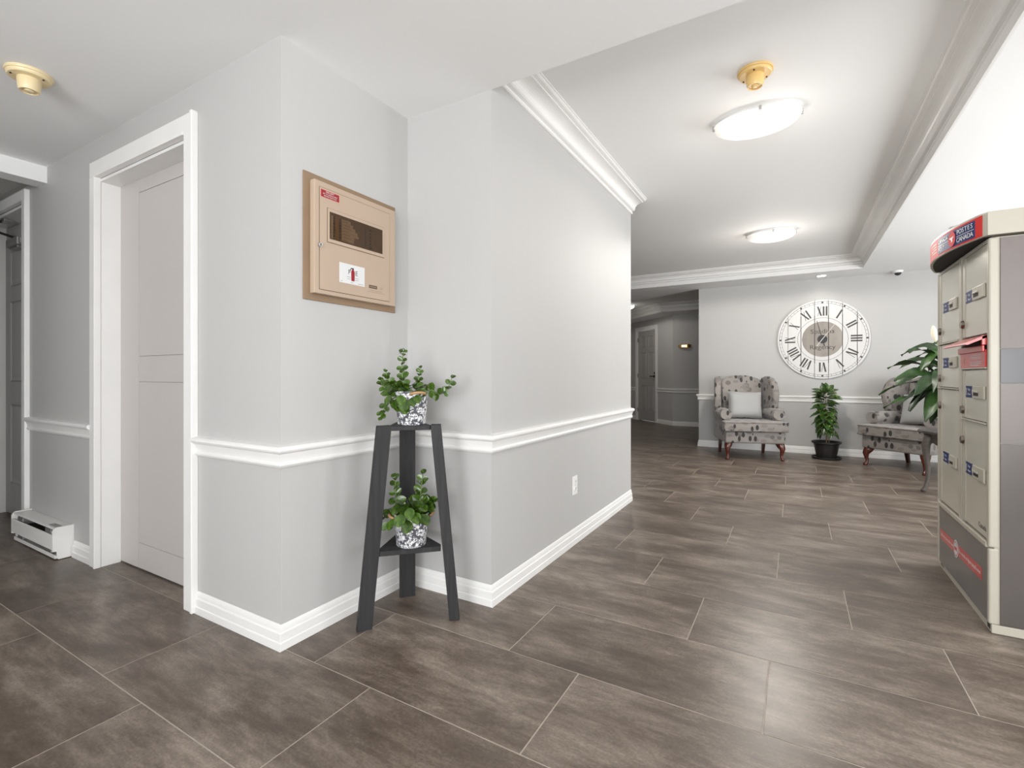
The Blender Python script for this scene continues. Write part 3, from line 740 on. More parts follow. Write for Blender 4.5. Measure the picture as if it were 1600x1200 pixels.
# ------------------------------------------------------------------ leaves
def leaf_mesh(name, prof, fold=.12, curl=.15, m=None, thick=0.0):
    """prof [(t along 0..1, half width)], unit length along +y, normal +z"""
    bm = BM(); rows = []
    for t, w in prof:
        zc = -curl * t * t
        rows.append([bm.verts.new((-w, t, zc + fold * w)), bm.verts.new((-w * .5, t, zc + fold * w * .35)), bm.verts.new((0, t, zc)),
                     bm.verts.new((w * .5, t, zc + fold * w * .35)), bm.verts.new((w, t, zc + fold * w))])
    for a, b in zip(rows[:-1], rows[1:]):
        for i in range(4): bm.faces.new((a[i], a[i + 1], b[i + 1], b[i]))
    bmesh.ops.remove_doubles(bm, verts=bm.verts, dist=1e-5)
    me = bpy.data.meshes.new(name); bm.to_mesh(me); bm.free(); me.materials.append(m); me.shade_smooth()
    return me
LJ = leaf_mesh('leaf', [(0, .02), (.10, .20), (.3, .38), (.55, .44), (.8, .34), (.95, .15), (1, .02)], .25, .12, LEAFJ)
LA = leaf_mesh('leaf', [(0, .012), (.10, .03), (.22, .15), (.42, .25), (.62, .25), (.84, .14), (1, .005)], .30, .22, LEAFA)
def put_leaf(me, parent, base, d, up, size):
    d = Vector(d).normalized(); up = Vector(up)
    x = d.cross(up)
    if x.length < 1e-4: x = d.cross(Vector((1, 0, 0)))
    x.normalize(); z = x.cross(d)
    M = Matrix((x, d, z)).transposed().to_4x4() @ Matrix.Scale(size, 4); M.translation = Vector(base)
    o = bpy.data.objects.new('leaf', me); COL.objects.link(o); o.parent = parent; o.matrix_basis = M
    return o
def interp(pts, t):
    f = t * (len(pts) - 1); i = min(int(f), len(pts) - 2); return pts[i].lerp(pts[i + 1], f - i)

def tin_plant(name, loc, label, stems, heads, h, rb_, rt_, rope_side, seed):
    rnd = random.Random(seed)
    r = empty(name, loc, R(30.2)); tag(r, label, 'potted plant', 'round-leaved plants in floral tins on the corner stand')
    bm = BM(); lathe(bm, [(rb_ * .96, 0), (rb_, .004), (rt_, h - .006), (rt_ + .004, h - .003), (rt_ + .004, h), (rt_ - .003, h), (rt_ - .005, h - .02)], 28, cap1=False)
    p = obj('pot', bm, FLORAL, r, True, label='white tin pot with dark floral print', angle=40)
    bm = BM(); lathe(bm, [(.001, h - .022), (rt_ - .004, h - .020)], 20, cap0=True, cap1=False); obj('soil', bm, SOIL, r)
    for th in rope_side:
        bm = BM(); pts = []; er = Vector((math.cos(th), math.sin(th), 0)); et = Vector((-er.y, er.x, 0))
        for i in range(11):
            a = math.pi * i / 10
            pts.append(er * (rt_ + .002 + .020 * math.sin(a)) + et * (.034 * math.cos(a)) + Vector((0, 0, h - .012 + .008 * math.sin(a))))
        tube(bm, pts, .0060, 8); obj('rope_handle', bm, ROPE, p, True)
    for pts, n, s0, s1 in stems:
        P = [Vector(x) for x in pts]
        bm = BM(); tube(bm, P, [.0030] * (len(P) - 1) + [.0014], 6); so = obj('stem', bm, STEMM, r, True)
        for k in range(n):
            t = .22 + .78 * k / max(1, n - 1)
            b = interp(P, min(t, .999)); d = (interp(P, min(t + .05, 1)) - interp(P, max(t - .05, 0))).normalized()
            x, y = frame_of(d)
            size = 1.22 * (s0 + (s1 - s0) * t)
            lat = d.cross(Vector((0, 1, 0)))
            if lat.length < .2: lat = Vector((1, 0, 0))
            lat.normalize()
            if k % 2 == 0:
                for sg in (-1, 1):
                    put_leaf(LJ, so, b, lat * sg + d * rnd.uniform(.1, .7) + Vector((0, rnd.uniform(-.5, .1), 0)), Vector((sg * lat.x * .3, -1, .55)) + lat * rnd.uniform(-.3, .3), size * rnd.uniform(.85, 1.15))
            else:
                put_leaf(LJ, so, b + Vector((0, -.003, 0)), Vector((rnd.uniform(-.4, .4), -.55, 0)) + d * .5, Vector((rnd.uniform(-.3, .3), -.55, .8)), size * rnd.uniform(.8, 1.1))
                put_leaf(LJ, so, b + Vector((0, .003, 0)), Vector((rnd.uniform(-.4, .4), .7, 0)) + d * .7, Vector((rnd.uniform(-.3, .3), -.3, 1)), size * rnd.uniform(.8, 1.1))
        put_leaf(LJ, so, P[-1], d + Vector((rnd.uniform(-.3, .3), -.3, .2)), Vector((0, -1, .3)), s1 * .9)
    for (x, y, z, dx, dy, dz, sz) in heads:
        put_leaf(LJ, r, (x, y, z), (dx, dy, dz), (dx * .3 + rnd.uniform(-.6, .6), -.7, .6 + rnd.uniform(-.4, .5)), sz)
    return r
def S(px, py, cx, by, k, y=0.0): return ((px - cx) * k, y, (by - py) * k)
# upper plant
k = .00294; f = lambda px, py, y=0.0: S(px, py, 647, 664, k, y)
up = [([f(638, 616), f(634, 596, -.01), f(632, 575), f(634, 551, .01)], 9, .034, .017),
      ([f(632, 616), f(618, 604), f(611, 595), f(607, 583)], 6, .030, .017),
      ([f(630, 618, .02), f(608, 612, .03), f(599, 605, .03), f(596, 596, .03)], 6, .028, .018),
      ([f(632, 618, -.04), f(616, 628, -.06), f(608, 641, -.05), f(603, 652, -.05)], 6, .028, .018),
      ([f(655, 614, .02), f(656, 602, .02), f(657, 590, .02), f(660, 577, .02)], 6, .024, .015),
      ([f(664, 614), f(680, 611, -.02), f(692, 618, -.03), f(704, 612, -.03), f(711, 593, -.03)], 8, .032, .020),
      ([f(648, 616, .03), f(660, 606, .05), f(672, 612, .06)], 4, .03, .022)]
rn = random.Random(3); heads = []
for i in range(44):
    px = rn.uniform(616, 662); py = rn.uniform(603, 622); y = rn.uniform(-.06, .03)
    dx = (px - 640) * .05 + rn.uniform(-.4, .4)
    heads.append((*f(px, py, y), dx, rn.uniform(-.9, -.1), rn.uniform(-.6, .7), rn.uniform(.028, .048)))
for px, py, s in ((633, 622, .055), (645, 625, .058), (622, 618, .05), (630, 628, .05), (648, 632, .045), (660, 618, .042), (627, 625, .045), (640, 630, .055), (652, 622, .045), (637, 618, .05)):
    heads.append((*f(px, py, -.078), rn.uniform(-.4, .4), -.5, -.8, s))
tin_plant('potted_plant', (-1.515, 1.690, .8625), 'floral tin pot with long straggling round-leaved stems on the top shelf', up, heads, .150, .063, .075, (R(-58), R(125)), 11)
# lower plant
k2 = .00290; f = lambda px, py, y=0.0: S(px, py, 642, 853, k2, y)
lo = [([f(630, 812), f(620, 792), f(617, 770), f(617, 747)], 9, .044, .017),
      ([f(650, 812), f(655, 792), f(657, 770), f(660, 744)], 8, .046, .024),
      ([f(630, 814), f(615, 802, -.01), f(604, 800, -.01), f(597, 810, -.01)], 4, .032, .024),
      ([f(648, 812, .02), f(662, 795, .03), f(670, 790, .03)], 4, .045, .04)]
heads = []
for i in range(26):
    px = rn.uniform(622, 664); py = rn.uniform(783, 812); y = rn.uniform(-.05, .03)
    heads.append((*f(px, py, y), (px - 643) * .05 + rn.uniform(-.4, .4), -.6, rn.uniform(-.4, .6), rn.uniform(.038, .058)))
for px, py, dx, s in ((626, 806, -.5, .062), (642, 808, 0, .062), (660, 800, .7, .062), (634, 800, -.2, .058), (652, 797, .3, .055), (645, 790, .1, .055), (612, 812, -.5, .04)):
    heads.append((*f(px, py, -.075), dx, -.5, -.55, s))
tin_plant('potted_plant', (-1.500, 1.672, .3225), 'compact glossy round-leaved plant in a floral tin on the lower shelf', lo, heads, .142, .066, .076, (R(15), R(200)), 12)

# ------------------------------------------------------------------ ceiling heat detectors
def detector(loc, m, label, cat='detector'):
    r = empty('heat_detector', loc); tag(r, label, cat, 'round heat detectors on the ceiling')
    bm = BM(); lathe(bm, [(.080, 0), (.082, -.006), (.080, -.011), (.076, -.012), (.075, -.020), (.070, -.025), (.02, -.027)], 32); obj('base_plate', bm, m, r, True, angle=40)
    bm = BM(); lathe(bm, [(.041, -.025), (.041, -.040), (.038, -.072), (.034, -.080), (.031, -.080), (.029, -.074), (.018, -.074), (.016, -.080), (.011, -.082), (.001, -.082)], 28, cap0=True, cap1=True); obj('sensor', bm, m, r, True, angle=40)
    for a in (.6, 2.7, 4.7):
        bm = BM(); cyl(bm, (.060 * math.cos(a), .060 * math.sin(a), -.024), (.060 * math.cos(a), .060 * math.sin(a), -.029), .004, n=8); obj('screw', bm, DARK, r)
detector((-2.953, .792, ZL), CREAMD, 'cream round heat detector on the low ceiling by the doorway')
detector((-.172, 2.70, ZT), YELLD, 'yellowed round heat detector on the tray ceiling beside the oval lamp')

# ------------------------------------------------------------------ oval ceiling lamps
def oval_lamp(loc, label, glow, power, down):
    r = empty('ceiling_lamp', loc); tag(r, label, 'ceiling lamp', 'oval flush ceiling lamps')
    bm = BM(); lathe(bm, [(.90, 0), (.95, -.012), (.95, -.026), (.88, -.030)], 40, sx=.215, sy=.125); obj('canopy', bm, TRIM, r, True, angle=40)
    bm = BM(); pr_ = [(1.0, -.024), (1.02, -.030), (1.0, -.036)]
    for i in range(1, 9):
        a = i / 8 * math.pi / 2; pr_.append((max(.004, math.cos(a) ** .8), -.036 - .070 * math.sin(a)))
    lathe(bm, [(.96, -.024)] + pr_, 44, sx=.228, sy=.138); obj('glass_bowl', bm, glow, r, True, label='glowing alabaster glass bowl')
    for a in (R(97), R(187), R(277), R(7)):
        x, y = .230 * math.cos(a), .140 * math.sin(a)
        bm = BM(); box(bm, x - .007, x + .007, y - .007, y + .007, -.044, -.016, .002); obj('clip', bm, STEEL, r)
    d = bpy.data.lights.new('lamp_bulb', 'POINT'); d.energy = power; d.color = (1, .93, .84); d.shadow_soft_size = .10
    o = bpy.data.objects.new('lamp_bulb', d); COL.objects.link(o); o.parent = r; o.location = (0, 0, -.36)
    d = bpy.data.lights.new('lamp_downlight', 'SPOT'); d.energy = down; d.color = (1, .95, .88); d.shadow_soft_size = .12
    d.spot_size = R(174); d.spot_blend = .12
    o = bpy.data.objects.new('lamp_downlight', d); COL.objects.link(o); o.parent = r; o.location = (0, 0, -.13)
oval_lamp((-.195, 3.165, ZT), 'large oval glass ceiling lamp nearest, beside the yellowed detector', GLOW, 3.0, 11)
oval_lamp((-.22, 5.78, ZT), 'farther oval glass ceiling lamp in front of the clock wall', GLOW, 5.5, 125)
oval_lamp((-3.185, 10.25, ZT + .005), 'oval lamp on the hall ceiling, mostly hidden by the long wall', GLOWH, 1.6, 26)

def downlight(loc, label):
    r = empty('recessed_light', loc); tag(r, label, 'recessed light', 'small recessed downlights')
    bm = BM(); lathe(bm, [(.062, 0), (.066, -.004), (.064, -.007), (.050, -.006), (.048, -.001)], 28); obj('trim_ring', bm, TRIM, r, True, angle=40)
    bm = BM(); lathe(bm, [(.049, -.003), (.049, -.0085), (.030, -.0120), (.001, -.0135)], 24); obj('lens', bm, DOWNL, r, True, angle=40)
    d = bpy.data.lights.new('downlight_beam', 'SPOT'); d.energy = 4; d.color = (1, .95, .88); d.shadow_soft_size = .04; d.spot_size = R(140); d.spot_blend = .8
    o = bpy.data.objects.new('downlight_beam', d); COL.objects.link(o); o.parent = r; o.location = (0, 0, -.02)
downlight((.304, 7.72, ZL), 'small recessed light in the soffit above the round clock')
downlight((1.285, 5.82, ZL), 'small recessed light in the right soffit above the mailboxes')
r = empty('security_camera', (1.136, 7.86, ZL)); tag(r, 'small white dome security camera at the top of the clock wall', 'camera')
bm = BM(); lathe(bm, [(.058, 0), (.058, -.012), (.050, -.026), (.030, -.028)], 24); obj('base', bm, TRIM, r, True, angle=40)
bm = BM(); lathe(bm, [(.036, -.024), (.034, -.040), (.024, -.053), (.010, -.059), (.001, -.060)], 20); obj('dome', bm, BLACKP, r, True, label='black glossy dome')

# ------------------------------------------------------------------ round plank clock
CX, CZc, CR_ = .325, 1.592, .543
r = empty('wall_clock', (CX, YC, CZc)); tag(r, 'large round whitewashed plank clock with roman numerals on the far wall', 'clock')
cuts = [-CR_ * 1.001, -.412, -.254, -.091, .071, .230, .394, CR_ * 1.001]
for i in range(7):
    a, b = cuts[i] + .0038, cuts[i + 1] - .0038
    if i == 0: a = -CR_
    if i == 6: b = CR_
    xs = [a + (b - a) * t / 10 for t in range(11)]
    up_ = [(x, math.sqrt(max(0, CR_ ** 2 - x * x))) for x in xs]; dn = [(x, -y) for x, y in reversed(up_)]
    pts = up_ + dn
    cl = []
    for p in pts:
        if not cl or (abs(p[0] - cl[-1][0]) + abs(p[1] - cl[-1][1])) > 1e-4: cl.append(p)
    if (abs(cl[0][0] - cl[-1][0]) + abs(cl[0][1] - cl[-1][1])) < 1e-4: cl.pop()
    bm = BM(); prism(bm, cl, lambda u, v, d: (u, d, v), -.030, -.008); obj('plank', bm, CLOCKW, r)
bm = BM()
for z in (-.25, .25): box(bm, -.44, .44, -.0078, -.001, z - .03, z + .03)
box(bm, -.40, .40, -.0079, -.0076, -.33, .33)
obj('batten', bm, BLACKW, r)
FY = -.0302
def annulus(bm, r0, r1, y0, y1, n=72):
    A = [2 * math.pi * i / n for i in range(n)]
    rings = [[(r_ * math.cos(a), y, r_ * math.sin(a)) for a in A] for r_, y in ((r0, y0), (r0, y1), (r1, y1), (r1, y0))]
    vs = ring_loft(bm, rings, False, False)
for nm, r0, r1 in (('minute_ring', .517, .521), ('minute_ring', .490, .493), ('inner_ring', .292, .2955)):
    bm = BM(); annulus(bm, r0, r1, FY, FY - .0006); obj(nm, bm, CLOCKB, r)
bm = BM()
for i in range(60):
    if i % 5 == 0: continue
    a = 2 * math.pi * i / 60; c_, s_ = math.cos(a), math.sin(a)
    prism(bm, [(.493, -.0016), (.517, -.0016), (.517, .0016), (.493, .0016)], lambda u, v, d: (u * c_ - v * s_, d, u * s_ + v * c_), FY - .0006, FY)
obj('minute_ticks', bm, CLOCKB, r)['kind'] = 'stuff'
for i in range(12):
    a = 2 * math.pi * i / 12; c_, s_ = math.cos(a), math.sin(a)
    bm = BM(); prism(bm, [(.494, -.011), (.516, -.011), (.516, .011), (.494, .011)], lambda u, v, d: (u * c_ - v * s_, d, u * s_ + v * c_), FY - .0008, FY); obj('hour_mark', bm, CLOCKB, r)
# stained centre, limited to the three middle boards
for i in (2, 3, 4):
    a, b = cuts[i] + .0040, cuts[i + 1] - .0040
    if i == 2: a = max(a, -.2485)
    rr = .243
    aa, bb = max(a, -rr), min(b, rr)
    xs = [aa + (bb - aa) * t / 12 for t in range(13)]
    pts = [(x, math.sqrt(max(1e-6, rr ** 2 - x * x))) for x in xs]; pts += [(x, -y) for x, y in reversed(pts)]
    bm = BM(); prism(bm, pts, lambda u, v, d: (u, d, v), FY - .0003, FY); obj('stained_centre', bm, STAIN, r)
i = 1
# roman numerals built of thick and thin strokes, radial
TK, TN = .0195, .0055
def glyph(ch):
    if ch == 'I': return .034, [((0, -.5), (0, .5), TK)]
    if ch == 'V': return .060, [((-.021, .5), (.004, -.5), TK), ((.026, .5), (.006, -.5), TN)]
    return .062, [((-.020, .5), (.020, -.5), TK), ((.022, .5), (-.022, -.5), TN)]
NUM = ['XII', 'I', 'II', 'III', 'IIII', 'V', 'VI', 'VII', 'VIII', 'IX', 'X', 'XI']
NUM[4] = 'IV'
for h in range(12):
    ang = math.pi / 2 - 2 * math.pi * h / 12
    er = Vector((math.cos(ang), math.sin(ang))); et = Vector((er.y, -er.x))
    gs = [glyph(c_) for c_ in NUM[h]]
    tot = sum(g_[0] for g_ in gs); x = -tot / 2
    bm = BM()
    for w, st_ in gs:
        for (x0, y0), (x1, y1), t in st_:
            L = []
            for xx, yy, sg in ((x0, y0, -1), (x0, y0, 1), (x1, y1, 1), (x1, y1, -1)):
                u = x + w / 2 + xx + sg * t / 2; v = .386 + yy * .128
                p = et * u + er * v; L.append((p.x, p.y))
            prism(bm, L, lambda u, v, d: (u, d, v), FY - .0007, FY)
        for (x0, y0), (x1, y1), t in st_:     # serifs
            for xx, yy in ((x0, y0), (x1, y1)):
                if t < .01: continue
                L = []
                for du, dv in ((-t * .6, 0), (t * .6, 0), (t * .6, .004 * (-1 if yy > 0 else 1)), (-t * .6, .004 * (-1 if yy > 0 else 1))):
                    p = et * (x + w / 2 + xx + du) + er * (.386 + yy * .128 + dv); L.append((p.x, p.y))
                prism(bm, L, lambda u, v, d: (u, d, v), FY - .00075, FY - .00005)
        x += w
    obj('numeral', bm, CLOCKB, r)
wx = lambda x, z: basis((x, FY - .0008, z), (1, 0, 0), (0, 0, 1))
text_mesh('lettering', 'Spadina', .085, CLOCKB, r, wx(0, .105), sx=1.10); text_mesh('lettering', 'Regency', .085, CLOCKB, r, wx(0, -.112), sx=1.06)
bm = BM(); cyl(bm, (0, FY - .012, 0), (0, FY, 0), .056, .058, 28); obj('hub', bm, BLACKP, r, True, angle=40)
def hand(name, dx, dz, l0, l1, w, y, m):
    d = Vector((dx, dz)).normalized(); n = Vector((d.y, -d.x)); bm = BM()
    L = [d * -l0 + n * w, d * -l0 - n * w, d * l1 - n * w * .5, d * l1 + n * w * .5]
    prism(bm, [(p.x, p.y) for p in L], lambda u, v, d_: (u, d_, v), y - .002, y); obj(name, bm, m, r)
hand('hour_hand', -.065, .25, .10, .265, .006, FY - .014, BLACKP)
hand('minute_hand', .165, .235, .115, .265, .0045, FY - .0175, mat('pale_hand', (.62, .60, .57), .4))
i = 1

# ------------------------------------------------------------------ wing armchairs (front towards local -y)
def soft(bm, bev=.03, seg=3):
    bmesh.ops.bevel(bm, geom=list(bm.edges), offset=bev, segments=seg, profile=.6, affect='EDGES')
def make_armchair():
    r = empty('wing_armchair')
    # upholstered base
    bm = BM(); box(bm, -.36, .36, -.355, .33, .215, .365, .02, 3); obj('seat_base', bm, FABRIC, r, True, angle=50)
    # T-shaped cushion
    bm = BM()
    pts = [(-.262, .20), (-.262, -.20), (-.375, -.215), (-.385, -.395), (.385, -.395), (.375, -.215), (.262, -.20), (.262, .20)]
    prism(bm, pts, lambda u, v, d: (u, v, d), .367, .500); soft(bm, .022, 3)
    sc_ = obj('seat_cushion', bm, FABRIC, r, True, angle=50)
    for z in (.383, .486):
        bm = BM(); tube(bm, [(-.378, -.235, z), (-.384, -.391, z), (-.37, -.398, z), (.37, -.398, z), (.384, -.391, z), (.378, -.235, z)], .0055, 6); obj('piping', bm, FABRIC, sc_, True)
    # inner back with an arched top
    bm = BM(); rings = []
    N = 12
    outline = []
    for i in range(N + 1):
        t = -1 + 2 * i / N; outline.append((t * .268, 1.095 - .075 * abs(t) ** 2.4))
    outline = [(-.245, .40)] + outline + [(.245, .40)]
    def bk(u, v, d): return (u, d + .16 * (v - .40) / .7 - (.035 * math.sin(math.pi * min(1, max(0, (v - .4) / .7))) if d < .25 else 0), v)
    prism(bm, outline, bk, .195, .300); soft(bm, .024, 3)
    obj('backrest', bm, FABRIC, r, True, angle=60)
    # wings
    for s in (-1, 1):
        bm = BM()
        prof = [(.10, .60), (.075, .68), (.045, .76), (.035, .84), (.05, .92), (.09, 1.0), (.16, 1.06), (.25, 1.085), (.36, 1.06), (.44, 1.02), (.40, .80), (.34, .50), (.20, .52)]
        def wf(u, v, d):
            fl = max(0, (.30 - u)) * .28
            return (s * (d + fl), u, v)
        prism(bm, prof, wf, .262, .345); soft(bm, .028, 3)
        obj('wing', bm, FABRIC, r, True, angle=60)
    # rolled arms with side panels
    for s in (-1, 1):
        bm = BM(); n = 20; rings = []
        for y, k_ in ((-.232, .60), (-.236, .90), (-.222, 1.0), (-.05, 1.0), (.14, .96), (.27, .85)):
            rings.append([(s * .322 + k_ * .078 * math.cos(2 * math.pi * i / n), y, .578 + k_ * .076 * math.sin(2 * math.pi * i / n)) for i in range(n)])
        ring_loft(bm, rings)
        a_ = obj('arm', bm, FABRIC, r, True, angle=50)
        bm = BM(); box(bm, s * .268, s * .362, -.215, .33, .225, .565, .02, 3); obj('side_panel', bm, FABRIC, r, True, angle=50)
    bm = BM(); rings = []
    prism(bm, [(-.33, .25), (-.35, .60), (-.325, 1.0), (-.2, 1.06), (.2, 1.06), (.325, 1.0), (.35, .60), (.33, .25)], lambda u, v, d: (u, d + .11 * max(0, v - .3), v), .315, .345)
    soft(bm, .012, 2); obj('outer_back', bm, FABRIC, r, True, angle=50)
    # front cabriole legs
    for s in (-1, 1):
        ctrl = [(.305, -.285, .222, .052), (.318, -.305, .185, .046), (.330, -.322, .145, .034), (.326, -.318, .100, .023), (.320, -.312, .060, .017), (.322, -.318, .032, .018), (.330, -.330, .016, .025), (.330, -.330, .0, .022)]
        bm = BM(); tube(bm, [(s * x, y, z) for x, y, z, _ in ctrl], [q_[3] for q_ in ctrl], 12); obj('leg', bm, CHERRY, r, True, label='polished cherry cabriole leg')
    for s in (-1, 1):
        bm = BM(); a = .021
        ring_loft(bm, [[(s * .285 + dx * k_, .30 + oy + dy * k_, z) for dx, dy in ((-a, -a), (a, -a), (a, a), (-a, a))] for z, k_, oy in ((.23, 1, 0), (.12, .95, .006), (0, .72, .03))]); obj('rear_leg', bm, DKLEG, r, label='dark plain rear leg')
    return r
arm1 = make_armchair()
tag(arm1, 'leaf patterned wing armchair left of the potted plant, below the clock wall rail', 'armchair', 'matching leaf patterned wing armchairs')
arm2 = copy_tree(arm1)
tag(arm2, 'leaf patterned wing armchair partly hidden behind the mailboxes and lily', 'armchair')
arm1.location = (-.556, 7.30, 0); arm1.rotation_euler = (0, 0, R(19))
arm2.location = (1.205, 7.30, 0); arm2.rotation_euler = (0, 0, R(-43))
def pillow(name, parent_chair, lx, ly, lz, tilt, roll, label):
    bm = BM(); n = 14; W_, H_, T_ = .215, .185, .062
    top, bot = {}, {}
    for i in range(n + 1):
        for j in range(n + 1):
            u, v = -1 + 2 * i / n, -1 + 2 * j / n
            t = T_ * ((1 - u ** 4) * (1 - v ** 4)) ** .5
            pin = 1 - .07 * (1 - abs(u)) * abs(v) - 0
            x = u * W_ * (1 - .06 * (1 - v * v) * 0 - .05 * (1 - abs(v)) * abs(u)); z = v * H_ * (1 - .05 * (1 - abs(u)) * abs(v))
            top[i, j] = bm.verts.new((x, -t, z)); bot[i, j] = bm.verts.new((x, t, z)) if 0 < i < n and 0 < j < n else top[i, j]
    for i in range(n):
        for j in range(n):
            bm.faces.new((top[i, j], top[i + 1, j], top[i + 1, j + 1], top[i, j + 1]))
            bm.faces.new((bot[i, j + 1], bot[i + 1, j + 1], bot[i + 1, j], bot[i, j]))
    o = obj(name, bm, SATIN, None, True)
    ch = Matrix.Translation(parent_chair.location) @ parent_chair.rotation_euler.to_matrix().to_4x4()
    o.matrix_world = ch @ Matrix.Translation((lx, ly, lz)) @ Euler((tilt, roll, 0)).to_matrix().to_4x4()
    tag(o, label, 'cushion', 'silver throw cushions on the armchairs')
pillow('throw_cushion', arm1, -.015, .085, .690, R(-16), R(2), 'silver satin cushion leaning in the left armchair')
pillow('throw_cushion', arm2, .02, .085, .690, R(-16), R(-3), 'silver satin cushion in the armchair behind the mailboxes')

# ------------------------------------------------------------------ potted floor plant between the chairs
r = empty('floor_plant', (.355, 7.60, 0)); tag(r, 'upright spotted leafy plant in a black pot on a saucer, below the clock', 'potted plant')
bm = BM(); lathe(bm, [(.155, .002), (.168, .010), (.170, .026), (.162, .026), (.158, .016), (.05, .012)], 28); obj('saucer', bm, POTBLK, r, True, angle=40)
bm = BM(); lathe(bm, [(.110, .014), (.114, .03), (.145, .195), (.168, .205), (.170, .225), (.160, .225), (.150, .215), (.147, .195)], 28, cap1=False); obj('pot', bm, POTBLK, r, True, angle=40)
bm = BM(); lathe(bm, [(.001, .196), (.148, .194)], 20, cap1=False); obj('soil', bm, SOIL, r)
tr = [Vector((.0, 0, .19)), Vector((.008, 0, .45)), Vector((-.012, .0, .70)), Vector((-.006, 0, .86))]
bm = BM(); tube(bm, tr, [.010, .009, .007, .004], 8); trunk = obj('trunk', bm, TRUNK, r, True)
bm = BM(); tube(bm, [(.028, .01, .19), (.03, .01, .32), (.022, .0, .48)], [.007, .006, .004], 8); obj('trunk', bm, TRUNK, r, True)
rnd = random.Random(21)
for i in range(80):
    t = i / 79; z = .37 + .49 * t
    b = interp(tr, min(.999, (z - .19) / .67)); a = i * 2.4 + rnd.uniform(-.3, .3)
    el = -.75 + 1.25 * t + rnd.uniform(-.2, .2)
    d = Vector((math.cos(a) * math.cos(el), math.sin(a) * math.cos(el), math.sin(el)))
    put_leaf(LA, trunk, b + Vector((math.cos(a), math.sin(a), 0)) * .012, d, Vector((math.cos(a) * .3, math.sin(a) * .3 - .35, 1)), rnd.uniform(.15, .205) * (1 - .10 * t))
for a, el in ((.3, .9), (2.2, .95), (4.2, 1.0), (1.5, 1.35)):
    d = Vector((math.cos(a) * math.cos(el), math.sin(a) * math.cos(el), math.sin(el)))
    put_leaf(LA, trunk, tr[-1], d, Vector((0, -1, .3)), .15)

# ------------------------------------------------------------------ round table with cabriole legs, behind the mailboxes
TX, TY = 1.385, 5.95
r = empty('side_table', (TX, TY, 0)); tag(r, 'round grey-brown cabriole leg table partly hidden behind the mailboxes', 'table')
bm = BM(); lathe(bm, [(.34, .545), (.365, .550), (.372, .560), (.368, .572), (.355, .576), (.01, .576)], 48); obj('table_top', bm, TABLEM, r, True, angle=40)
bm = BM()
n = 96; rings = []
for rr, top in ((.300, 1), (.312, 1)):
    pass
A = [2 * math.pi * i / n for i in range(n)]
def apz(a): return .475 - .022 * abs(math.sin(4 * a)) + .012 * math.cos(16 * a)
ring_loft(bm, [[(.300 * math.cos(a), .300 * math.sin(a), .5445) for a in A], [(.314 * math.cos(a), .314 * math.sin(a), .5445) for a in A],
               [(.314 * math.cos(a), .314 * math.sin(a), apz(a)) for a in A], [(.300 * math.cos(a), .300 * math.sin(a), apz(a)) for a in A]], False, False)
obj('apron', bm, TABLEM, r)
for a in (R(192), R(282), R(12), R(102)):
    cr, sr = math.cos(a), math.sin(a)
    ctrl = [(.300, .544, .034), (.315, .50, .040), (.335, .44, .034), (.332, .34, .025), (.318, .22, .020), (.318, .12, .018), (.335, .05, .018), (.352, .015, .021), (.356, 0, .020)]
    bm = BM(); tube(bm, [(q_[0] * cr, q_[0] * sr, q_[1]) for q_ in ctrl], [q_[2] for q_ in ctrl], 10); obj('leg', bm, TABLEM, r, True)

# peace lily standing on the table
r = empty('potted_lily', (TX - .02, TY, .576)); tag(r, 'dark green arching peace lily with a cream flower on the round table', 'potted plant')
bm = BM(); lathe(bm, [(.085, 0), (.090, .005), (.125, .20), (.132, .205), (.132, .215), (.122, .215), (.118, .19)], 28, cap1=False); obj('pot', bm, POTBLK, r, True, angle=40)
bm = BM(); lathe(bm, [(.001, .19), (.119, .188)], 20, cap1=False); obj('soil', bm, SOIL, r)
def lily_leaf(az, reach, top, droop, w, seed):
    rr = random.Random(seed)
    ca, sa = math.cos(az), math.sin(az)
    start = Vector((.03 * ca, .03 * sa, .19)); mid = Vector((reach * .42 * ca, reach * .42 * sa, top)); end = Vector((reach * ca, reach * sa, top - droop))
    N = 14; cen = []
    for i in range(N + 1):
        t = i / N; cen.append(start * (1 - t) ** 2 + mid * 2 * t * (1 - t) * 1.0 + end * t * t)
    side = Vector((-sa, ca, 0)); tw = rr.uniform(-.7, .25)
    bm = BM(); tube(bm, cen[:8], [.005] * 6 + [.004, .003], 6); pet = obj('petiole', bm, STEMM, r, True)
    bm = BM(); rows = []
    for i in range(6, N + 1):
        t = (i - 6) / (N - 6); wd = w * (math.sin(math.pi * min(1, t * .92 + .04)) ** .8) * (1 - .35 * t) if 0 < t < 1 else .002
        d = (cen[min(i + 1, N)] - cen[i - 1]).normalized(); up_ = side.cross(d)
        if up_.z < 0: up_ = -up_
        sd = (side * math.cos(tw) + up_ * math.sin(tw)); nn = (up_ * math.cos(tw) - side * math.sin(tw))
        wav = .012 * math.sin(t * 9 + seed)
        rows.append([bm.verts.new(cen[i] + sd * (wd * k_) + nn * (abs(k_) * wd * .22 + (wav * k_ if abs(k_) == 1 else 0))) for k_ in (-1, -.5, 0, .5, 1)])
    for a, b in zip(rows[:-1], rows[1:]):
        for i in range(4): bm.faces.new((a[i], a[i + 1], b[i + 1], b[i]))
    obj('leaf', bm, LEAFP, pet, True)
